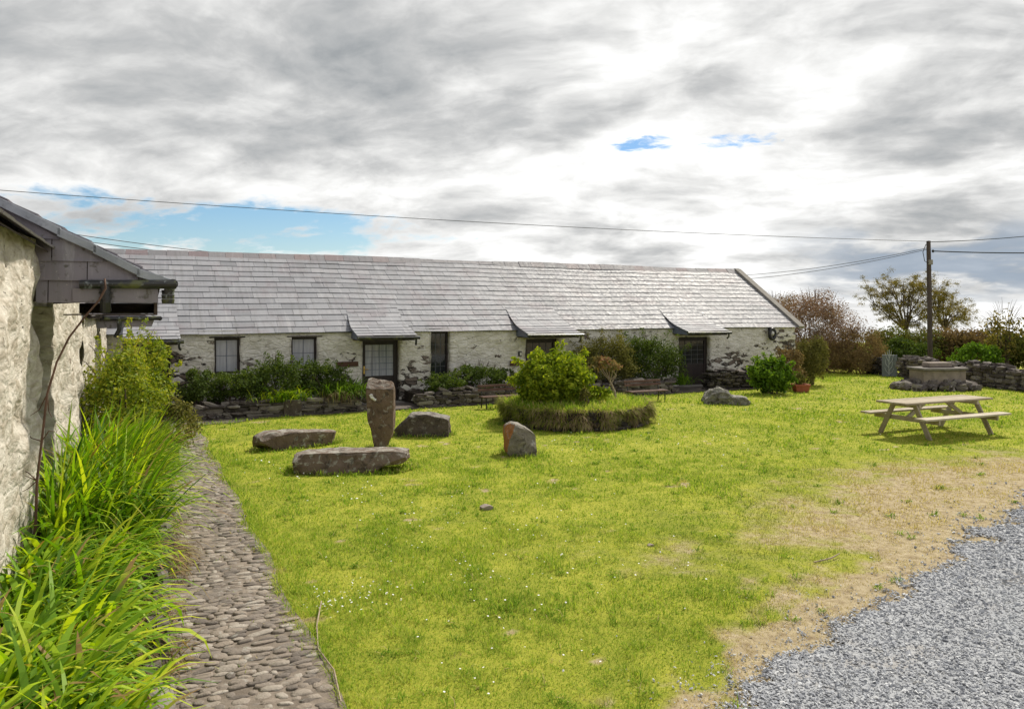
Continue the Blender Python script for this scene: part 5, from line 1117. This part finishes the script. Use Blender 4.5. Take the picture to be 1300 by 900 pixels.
base = np.stack([cx + rr_ * np.cos(a), cy + rr_ * np.sin(a), 0.47 + 0.10 * (1 - (rr_ / RB) ** 2) - 0.03], -1)
V, Fc, k = blades(base, rng.uniform(0, 6.28, n), rng.uniform(0.8, 1.5, n), rng.uniform(0.3, 1.5, n), 0.17 * rng.uniform(0.4, 1.2, n), 0.013 * rng.uniform(0.7, 1.3, n), 3)
o = np_mesh('turf_grass', V, Fc, M['blade'], parent=bed, attrs={'rnd': np.repeat(rng.random(n), k), 'dry': np.repeat(np.where(rng.random(n) < 0.12, 0.8, 0.0), k)}); o['kind'] = 'stuff'
n = 13000; a = rng.uniform(0, 6.283, n); lev = rng.uniform(0, 1, n)
clump = fbm(np.stack([np.cos(a) * 6, np.sin(a) * 6, lev * 1.2], -1), 6, 3); big_ = fbm(np.stack([np.cos(a) * 2.3 + 9, np.sin(a) * 2.3, 0 * a], -1), 16, 2) - 0.5; ro = RB - 0.10 + 0.5 * (clump - 0.4) + 0.22 * big_
base = np.stack([cx + ro * np.cos(a), cy + ro * np.sin(a), 0.12 + 0.36 * lev + 0.14 * big_], -1)
V, Fc, k = blades(base, a + rng.normal(0, 0.5, n), rng.uniform(-0.1, 1.1, n), rng.uniform(1.0, 2.4, n), rng.uniform(0.06, 0.24, n) * (0.6 + clump), 0.012 * rng.uniform(0.6, 1.3, n), 4)
gr = sstep(0.42, 0.62, fbm(np.stack([np.cos(a) * 2.2 + 4, np.sin(a) * 2.2, 0 * a], -1), 8, 3)) * 0.5 + 0.5 * (a > 2.6) * (a < 4.1)
hue = np.where(rng.random(n) < 0.25 + gr * 0.6, 1.0, np.clip((clump - 0.25) * 1.5 + rng.normal(0, 0.14, n), 0, 0.7))
o = np_mesh('shaggy_grass', V, Fc, M['lf_dry'], parent=bed, attrs={'rnd': np.repeat(hue, k)}); o['kind'] = 'stuff'
bc = np.array([(703 - 650) / F * 18.2, 18.2, 0.45])
shrub('round_bush', 'big rounded yellow-green broad-leaved bush growing in the raised bed', 'bush', bc, (1.03, 0.95, 0.70), 130, 105, 0.078, 'lf_hyd', 101, tmpl=(LV6, LF6), low=-0.9, cz=0.62, cr=(0.16, 0.34), inner=0.6, up=0.5, shoots=9)
tb = np.array([(783 - 650) / F * 18.5, 18.5, 0.45])
tr = thing('small_tree', 'little pink-tinged umbrella-shaped tree with a thin pale trunk in the raised bed', 'tree', tb)
fk = tb + np.array((-0.17, 0, 0.52)); cc = np.array([(767 - 650) / F * 18.5, 18.5, 1.32])
mb = MB(); mb.tube([tb - Z * 0.05, tb + np.array((-0.05, 0, 0.25)), fk], [0.03, 0.026, 0.024], 8)
P, Q = clumps(cc, (0.46, 0.42, 0.26), 30, 103, low=-0.35, cr=(0.2, 0.34))
for i in range(9): mb.tube([fk, (fk + P[i]) / 2 + np.array((0.02, 0, -0.06)), P[i]], [0.016, 0.011, 0.005], 6)
mb.tube([fk - Z * 0.12, fk + np.array((0.16, 0, 0.12)), P[10]], [0.018, 0.012, 0.005], 6)
mb.build('trunk', M['bark_pale'], tr)
V, Fc, r = leafcloud(P, Q, 42, 0.058, up=0.5); np_mesh('crown', V, Fc, M['lf_photinia'], parent=tr, attrs={'rnd': r})
shrub('low_plant', 'low bright green leafy plant at the foot of the little tree', 'plant', np.array([(750 - 650) / F * 17.9, 17.9, 0.48]), (0.55, 0.35, 0.22), 24, 40, 0.08, 'lf_hyd', 104, nstem=3)
shrub('low_plant', 'small olive-brown sprig in front of the big bush', 'plant', np.array([(742 - 650) / F * 17.3, 17.3, 0.46]), (0.14, 0.14, 0.26), 12, 40, 0.045, 'lf_olive', 105, nstem=4)

# ------------------------------------------------------------------ benches by the wall
def bench(cpx, py, length, label):
    c = at(cpx, py); o = thing('garden_bench', label, 'bench', c, 'benches against the cottage beds')
    L_ = length / 2; g = lambda a, d, z: c + U * a + V_ * d + Z * z
    for (d, z) in ((-0.02, 0.31), (0.10, 0.315), (0.22, 0.31)):
        mb = MB(); mb.box(g(-L_, d, z), U * length, V_ * 0.09, Z * 0.03); mb.build('seat_slat', M['slat'], o, bevel=0.005)
    for (d, z) in ((0.335, 0.46), (0.355, 0.56)):
        mb = MB(); mb.box(g(-L_, d, z), U * length, V_ * 0.025, Z * 0.07); mb.build('back_slat', M['slat'], o, bevel=0.005)
    for a in (-L_ + 0.1, L_ - 0.1):
        mb = MB(); mb.tube([g(a, 0.0, 0), g(a, 0.02, 0.29), g(a, 0.30, 0.29), g(a, 0.40, 0.64)], 0.018, 8); mb.tube([g(a, 0.34, 0), g(a, 0.30, 0.29)], 0.018, 8); mb.build('leg', M['black'], o)
bench(640, 518.5, 1.25, 'dark slatted bench half hidden behind the left side of the big round bush')
bench(825, 511, 1.30, 'dark slatted bench in front of the tall shrubs near the right-hand door')

# ------------------------------------------------------------------ picnic table
D = np.array([0.912, 0.410, 0]); E = np.array([0.410, -0.912, 0]); tc = np.array([9.12, 16.55, 0.0])
T = lambda a, d, z: tc + D * a + E * d + Z * z
pt = thing('picnic_table', 'weathered pale wooden picnic table with attached benches on the lawn', 'picnic table', tc)
for i in range(5):
    mb = MB(); d0 = -0.36 + i * 0.146; mb.box(T(-1.36 + random.uniform(-.005, .005), d0, 0.705), D * 2.72, E * 0.137, Z * 0.04); mb.build('table_board', M['wood'], pt, bevel=0.006)
for s_ in (-1, 1):
    for k in range(2):
        mb = MB(); d0 = s_ * 0.66 - 0.135 + k * 0.138; mb.box(T(-1.32, d0, 0.425), D * 2.64, E * 0.13, Z * 0.04); mb.build('seat_board', M['wood'], pt, bevel=0.006)
for a in (-0.95, 0.95):
    for s_ in (-1, 1):
        mb = MB(); mb.beam(T(a, s_ * 0.60, -0.01), T(a, s_ * 0.24, 0.70), 0.045, 0.10, E); mb.build('leg', M['wood'], pt, bevel=0.005)
    sg = 1 if a > 0 else -1
    mb = MB(); mb.beam(T(a - 0.05 * sg, -0.78, 0.375), T(a - 0.05 * sg, 0.78, 0.375), 0.045, 0.095); mb.build('seat_bearer', M['wood'], pt, bevel=0.005)
    mb = MB(); mb.beam(T(a - 0.05 * sg, -0.34, 0.66), T(a - 0.05 * sg, 0.34, 0.66), 0.045, 0.085); mb.build('top_bearer', M['wood'], pt, bevel=0.005)
    mb = MB(); mb.beam(T(a - 0.09 * sg, 0, 0.38), T(a - 0.62 * sg, 0, 0.69), 0.045, 0.085); mb.build('brace', M['wood'], pt, bevel=0.005)

# ------------------------------------------------------------------ stone trough on its cairn, field wall, slab gate
c = at(1190, 494); tr_ = thing('stone_trough', 'brown stone trough with a dark overhanging rim raised on a heap of rocks', 'trough', c)
D2 = np.array([0.985, 0.17, 0]); E2 = np.array([0.17, -0.985, 0]); T2 = lambda a, d, z: c + D2 * a + E2 * d + Z * z
mb = MB(); n_ = 10
front = [( -0.80 + 1.6 * i / n_, 0.36 + 0.10 * math.sin(math.pi * i / n_)) for i in range(n_ + 1)]; back = [(a, -d) for a, d in front[::-1]]
mb.poly([T2(a, d, 0.10) for a, d in front + back], (0, 0, 0.56)); mb.build('basin', M['trough'], tr_, bevel=0.02)
mb = MB(); mb.poly([T2(a * 1.07, d * 1.18, 0.662) for a, d in front + back], (0, 0, 0.085)); mb.build('rim', M['trough_rim'], tr_, bevel=0.025)
mb = MB(); mb.cbox(T2(-0.02, 0, 0.835), D2 * 0.86, E2 * 0.42, Z * 0.17); mb.cbox(T2(0.5, 0.02, 0.815), D2 * 0.13, E2 * 0.3, Z * 0.13); o = mb.build('stone_block', M['trough'], loc=T2(0, 0, 0.75), bevel=0.04); tag(o, 'squared brown stone block resting on top of the trough', 'stone')
ps, ms, ss = [], [], []; rs = random.Random(21)
for i in range(120):
    a = rs.uniform(0, 6.283); f = rs.random() ** 0.5; r_ = 0.55 + 0.95 * f
    ps.append(T2(r_ * math.cos(a) * 0.98 - 0.1, r_ * math.sin(a) * 0.62, 0.05 + 0.26 * (1 - f) * rs.uniform(0.6, 1.2))); k = rs.uniform(0.16, 0.42); ss.append((k, k * rs.uniform(0.6, 1), k * rs.uniform(0.4, 0.8))); ms.append(rotm(np.array([rs.uniform(0, 6.3)]), np.array([rs.gauss(0, 0.35)]), np.array([rs.gauss(0, 0.35)]))[0])
V, Fc = stones(ps, ms, ss, 0.08); o = np_mesh('rock_pile', V, Fc, M['drystone'], loc=c, attrs={'rnd': np.repeat(rng.random(len(ps)), 26)}); tag(o, 'heap of dark rocks around the foot of the stone trough', 'rocks')
w0, w1 = at(1140, 478.5), at(1330, 501); d = w1 - w0; Lw_ = np.linalg.norm(d); d /= Lw_; e = np.array([-d[1], d[0], 0])
if e[1] < 0: e = -e
hf = lambda a: 0.70 + 0.07 * math.sin(a * 1.9) + 0.05 * math.sin(a * 5.3 + 1)
drywall('field_wall', 'long rough grey dry stone field wall behind the picnic table', lambda a, dd, z: w0 + d * a + e * dd + Z * z, 0, Lw_ + 4, hf, 0.62, 0.14, 0.42, 0.07, 0.17, 'drystone', 31, w0 + d * Lw_ / 2, rough=0.08)
w2 = at(1103, 474.5); w3 = at(1120, 476.5); d2 = w3 - w2; L2 = np.linalg.norm(d2); d2 /= L2; e2 = np.array([-d2[1], d2[0], 0]); e2 = e2 if e2[1] > 0 else -e2
drywall('field_wall', 'short dark stub of dry stone wall left of the blue slate gate slab', lambda a, dd, z: w2 + d2 * a + e2 * dd + Z * z, -0.2, L2, lambda a: 0.66 + 0.05 * math.sin(a * 4), 0.6, 0.14, 0.4, 0.07, 0.15, 'drystone_dark', 32, w2, rough=0.08)
g0, g1 = at(1119.5, 477.5), at(1138.5, 478.5); gd = g1 - g0; gw = np.linalg.norm(gd); gd /= gw; ge = np.array([gd[1], -gd[0], 0]); ge = ge if ge[1] < 0 else -ge
gate = thing('slate_gate', 'upright blue-grey slate gate slab with pale branching ironwork', 'gate', g0)
mb = MB(); mb.box(g0 - Z * 0.02, gd * gw, -ge * 0.06, Z * 0.90); mb.build('slab', M['blueslate'], gate, bevel=0.01)
mb = MB(); G = lambda a, z: g0 + gd * gw * a + ge * 0.012 + Z * z
mb.tube([G(0.5, 0.05), G(0.48, 0.4), G(0.5, 0.8), G(0.5, 1.08)], 0.014, 6)
for (a, z, a2, z2, a3, z3) in ((.5, .25, .7, .42, .74, .62), (.5, .35, .28, .5, .24, .7), (.5, .5, .7, .66, .8, .9), (.5, .6, .33, .76, .22, .98), (.5, .75, .62, .9, .66, 1.04), (.5, .78, .4, .92, .36, 1.04), (.52, .12, .72, .2, .8, .34), (.5, .1, .3, .22, .2, .36)):
    mb.tube([G(a, z), G(a2, z2), G(a3, z3)], [0.012, 0.011, 0.008], 6)
mb.build('ironwork', M['pale'], gate)

# ------------------------------------------------------------------ background: bushes, hedge, windswept trees, pole and wires
shrub('large_bush', 'large red-brown budding bush rising behind the right gable', 'bush', atY(1035, 466, 34) * np.array((1, 1, 0)), (2.35, 1.8, 2.05), 150, 190, 0.075, 'lf_red', 111, stem='twig', twigs=46, sr=0.03, nstem=16, aspect=0.45, cz=1.75, low=-0.95, tw=0.5)
shrub('large_bush', 'dark brown twiggy bush peeping over the gable end of the roof', 'bush', atY(985, 466, 37) * np.array((1, 1, 0)), (1.5, 1.4, 1.9), 70, 150, 0.075, 'lf_brown', 112, stem='twig', twigs=40, sr=0.03, nstem=12, aspect=0.45, cz=1.8, low=-0.95, tw=0.6)
shrub('large_bush', 'tawny brown feathery bush between the red-brown bush and the slate gate', 'bush', atY(1088, 470, 33) * np.array((1, 1, 0)), (1.35, 1.2, 1.18), 90, 170, 0.07, 'lf_brown', 113, stem='twig', twigs=30, sr=0.02, nstem=8, aspect=0.4, low=-1, tw=0.6, cz=0.95)
def hedge(label, px0, px1, Y0, Y1, z0, z1, lm, seed, n=110, per=80, size=0.13):
    a, b = atY(px0, HY, Y0), atY(px1, HY, Y1); a[2] = b[2] = 0; o = thing('hedge', label, 'hedge', (a + b) / 2)
    g = np.random.default_rng(seed); f = g.random(n); P = a + (b - a) * f[:, None] + np.stack([g.normal(0, 0.2, n), g.normal(0, 0.6, n), 0 * f], -1)
    ht = z0 + (z1 - z0) * fbm(np.stack([f * 9, 0 * f, 0 * f], -1), seed, 3); P[:, 2] = ht * g.uniform(0.1, 0.92, n) ** 0.8
    Q = np.stack([g.uniform(0.4, 0.75, n), g.uniform(0.4, 0.7, n), g.uniform(0.3, 0.5, n)], -1)
    V, Fc, r = leafcloud(P, Q, per, size, aspect=0.5); np_mesh('foliage', V, Fc, M[lm], parent=o, attrs={'rnd': r})
    for i in range(14):
        mb = MB(); q = P[i] * np.array((1, 1, 0)); mb.tube([q, P[i] + Z * 0.2, P[i] + np.array((random.gauss(0, .15), 0, random.uniform(0.4, 0.8)))], [0.03, 0.02, 0.006], 5); mb.build('stem', M['twig'], o)
    return o
shrub('bank_shrub', 'dark green undergrowth under the tawny bush left of the slate gate', 'shrub', atY(1062, 470, 36) * np.array((1, 1, 0)), (2.2, 0.8, 0.75), 60, 80, 0.11, 'lf_dark', 127, low=-1, cz=0.6, nstem=2)
hedge('dark green hedge bank below the windswept trees', 1108, 1190, 39, 38, 1.4, 2.0, 'lf_hedge', 121)
hedge('tall tangled brown-green hedge bank right of the utility pole', 1185, 1275, 38, 36, 1.35, 2.0, 'lf_brown', 122, 130)
hedge('rough green hedge at the right edge behind the field wall', 1265, 1365, 35, 33, 1.2, 1.85, 'lf_hedge', 123, 120)
shrub('tall_shrub', 'loose leafy sapling shooting above the hedge at the right edge', 'shrub', atY(1275, 470, 34) * np.array((1, 1, 0)), (1.1, 0.8, 1.5), 34, 24, 0.13, 'lf_tree', 124, twigs=26, sr=0.03, nstem=10, cz=1.5)
shrub('bank_shrub', 'dark green bramble mass at the foot of the hedge beside the slate gate', 'shrub', atY(1150, 470, 35.5) * np.array((1, 1, 0)), (1.5, 0.8, 0.8), 50, 70, 0.11, 'lf_dark', 125)
shrub('bank_shrub', 'olive bramble mass behind the field wall near the trough', 'shrub', atY(1240, 470, 33) * np.array((1, 1, 0)), (1.3, 0.8, 0.72), 50, 70, 0.11, 'lf_hyd2', 126)
def windtree(label, px, Y, spec, seed, lean):
    b = atY(px, HY, Y); b[2] = 0; o = thing('windswept_tree', label, 'tree', b); g = np.random.default_rng(seed); mb = MB(); C = []; rad = []
    fork = b + np.array((lean * 0.3, 0, 1.5)); mb.tube([b - Z * 0.05, b + np.array((lean * 0.05, 0, 0.8)), fork], [0.13, 0.11, 0.09], 9)
    for (tx_, ty_, s) in spec:
        tgt = atY(tx_, ty_, Y + g.normal(0, 0.7)); m1 = fork + (tgt - fork) * 0.45 + np.array((-0.15, g.normal(0, 0.3), 0.22)); mb.tube([fork, m1, tgt], [0.055, 0.035, 0.012], 6)
        for k in range(5):
            t2 = tgt + np.array((g.normal(0.05, 0.42), g.normal(0, 0.4), g.normal(0, 0.36))) * s; mb.tube([m1 + (tgt - m1) * g.uniform(0.3, 0.9), (tgt + t2) / 2 + Z * 0.06, t2], [0.022, 0.014, 0.006], 5); C.append(t2); rad.append((0.42 * s, 0.42 * s, 0.34 * s))
            for kk in range(3): t3 = t2 + np.array((g.normal(0.1, 0.3), g.normal(0, 0.3), g.normal(-0.03, 0.26))) * s; mb.tube([t2, t3], [0.007, 0.003], 4); C.append(t3); rad.append((0.34 * s, 0.34 * s, 0.28 * s))
    mb.build('trunk', M['bark'], o)
    V, Fc, r = leafcloud(C, rad, 75, 0.062, up=0.1, shell=0.05, aspect=0.42); np_mesh('crown', V, Fc, M['lf_tree'], parent=o, attrs={'rnd': r})
windtree('larger thin windswept tree left of the utility pole', 1152, 45, [(1104, 379, .9), (1118, 371, 1), (1130, 364, 1), (1146, 361, 1), (1160, 364, 1), (1172, 372, 1), (1128, 386, 1), (1145, 380, 1), (1160, 388, 1), (1172, 396, .9), (1140, 400, .9), (1118, 388, .8), (1128, 403, .8), (1150, 412, .9), (1166, 408, .9), (1136, 370, 1), (1154, 372, 1)], 131, -0.2)
windtree('smaller thin windswept tree behind the utility pole leaning right', 1200, 46, [(1172, 364, .9), (1186, 370, 1), (1198, 378, 1), (1208, 388, 1), (1216, 398, 1), (1202, 398, 1), (1190, 388, 1), (1182, 398, .9), (1196, 408, .9), (1180, 380, 1), (1192, 379, 1), (1206, 400, 1), (1212, 408, .8), (1186, 410, .8)], 132, 0.1)
pc = atY(1181, HY, 34.0); pc[2] = 0; topz = H + 91 * 34 / F
pole = thing('utility_pole', 'tall dark wooden utility pole standing behind the field wall', 'pole', pc)
mb = MB(); mb.tube([pc - Z * 0.1, pc + Z * 3 - np.array((0.03, 0, 0)), pc + Z * topz - np.array((0.08, 0, 0))], [0.11, 0.10, 0.085], 12); mb.build('shaft', M['pole'], pole, smooth=False)
mb = MB(); ptp = pc + Z * topz - np.array((0.08, 0, 0))
mb.cbox(ptp + np.array((0.02, -0.14, -0.95)), (0.16, 0, 0), (0, 0.1, 0), (0, 0, 0.22)); mb.build('junction_box', M['concrete'], pole, bevel=0.01)
for dz in (-1.6, -2.05, -2.5):
    mb = MB(); mb.tube([ptp + np.array((-0.04, 0, dz)), ptp + np.array((0.26 if dz != -2.05 else -0.26, -0.02, dz))], 0.014, 6); mb.build('climbing_step', M['black'], pole)
mb = MB(); mb.tube([ptp + np.array((-0.16, -0.1, -0.15)), ptp + np.array((-0.3, -0.1, -0.5)), ptp + np.array((-0.22, -0.1, -0.9)), ptp + np.array((-0.05, -0.1, -1.0))], 0.014, 6); mb.build('drop_cable', M['wire'], pole)
for dx_, dz in ((0.0, -0.06), (0.2, -0.45)):
    V, Fc = inst(IV1, IF1, np.array([ptp + np.array((dx_, 0, dz))]), np.eye(3)[None], np.array([[0.06, 0.06, 0.08]])); np_mesh('insulator', V, Fc, M['black'], parent=pole)
def wire(label, p, q, sag, r=0.016):
    p, q = np.array(p), np.array(q); pts = [p + (q - p) * f - Z * sag * 4 * f * (1 - f) for f in np.linspace(0, 1, 25)]
    mb = MB(); mb.tube(pts, r, 5); o = mb.build('overhead_wire', M['wire'], loc=pts[12]); tag(o, label, 'wire')
wire('longest overhead wire crossing the sky above the cottage ridge', ptp - Z * 0.02, atY(-250, 222, 24), 0.28, 0.011)
wire('overhead wire running right from the pole, rising to the frame edge', ptp - Z * 0.05, atY(1420, 285, 36), 0.15)
wire('thick overhead cable running level to the right from the pole', ptp + np.array((0.2, 0, -0.45)), atY(1430, 318, 34), 0.1, 0.024)
wire('upper of two thin wires from the pole down behind the gable', ptp - Z * 0.3, atY(880, 352, 41), 0.3, 0.012)
wire('lower of two thin wires from the pole down behind the gable', ptp - Z * 0.36, atY(880, 358, 41), 0.3, 0.012)
wire('upper of two thin wires above the left end of the roof', atY(-40, 276, 20), atY(340, 327, 27), 0.1, 0.011)
wire('lower of two thin wires above the left end of the roof', atY(-40, 284, 20), atY(330, 331, 27), 0.1, 0.011)

# ------------------------------------------------------------------ daisies and litter in the grass
dc = [(440, 765, .35, 34), (410, 770, .25, 16), (480, 755, .5, 26), (560, 660, 1.2, 30), (600, 750, .8, 22), (690, 730, .9, 24), (735, 690, 1.0, 22), (720, 640, 1.2, 18), (520, 690, .8, 18), (470, 630, .8, 18), (800, 535, 1.4, 30), (850, 560, 1.8, 26), (640, 800, .6, 8), (745, 845, .3, 5), (590, 870, .5, 8), (920, 560, 1.6, 20), (1000, 520, 2, 18), (1110, 540, 1.5, 18), (700, 570, 1.0, 20), (380, 605, .6, 12), (860, 720, .8, 14), (330, 590, .7, 10)]
pos = []
for (px, py, sp, n) in dc:
    c = at(px, py)
    for k in range(n): pos.append((c[0] + random.gauss(0, sp * 0.5), c[1] + random.gauss(0, sp * 0.6)))
pos = np.array(pos); dd = edge_dist(pos[:, 0], pos[:, 1]); pos = pos[(dd > 0.4) & ~in_path(pos[:, 0], pos[:, 1])]; n = len(pos)
t = np.arange(8) * math.pi / 4; dv = np.concatenate([[[0, 0, 0.25]], np.stack([np.cos(t), np.sin(t), 0 * t], -1)]); df = np.array([(0, 1 + i, 1 + (i + 1) % 8) for i in range(8)])
s = rng.uniform(0.006, 0.010, n) * np.clip(pos[:, 1] / 8.5, 1, 1.5)
V, Fc = inst(dv, df, np.stack([pos[:, 0], pos[:, 1], ground_z(pos[:, 0], pos[:, 1]) + rng.uniform(0.045, 0.065, n)], -1), rotm(rng.uniform(0, 6, n), rng.normal(0, 0.3, n), rng.normal(0, 0.3, n)), s)
o = np_mesh('daisies', V, Fc, M['white'], loc=(0, 0, 0)); tag(o, 'tiny white daisies dotted through the lawn', 'flowers', kind='stuff')
st = thing('twig_litter', 'pale dry twig lying along the path edge at the lawn', 'twig', at(410, 800))
mb = MB(); mb.tube([at(408, 770) + Z * .05, at(402, 800) + Z * .04, at(404, 830) + Z * .035], [.006, .006, .004], 6); mb.tube([at(404, 830) + Z * .04, at(424, 858) + Z * .045, at(433, 898) + Z * .04], [.005, .006, .005], 6); mb.build('stalk', M['bark_pale'], st)
mb = MB(); c = at(1050, 712); mb.tube([at(1033, 716) + Z * .02, at(1055, 712) + Z * .03, at(1066, 707) + Z * .04], [.007, .008, .005], 6); o = mb.build('twig_litter', M['bark_pale'], loc=c); tag(o, 'pale forked twig lying on the bare patch of lawn', 'twig')
print('objects', len(bpy.data.objects))
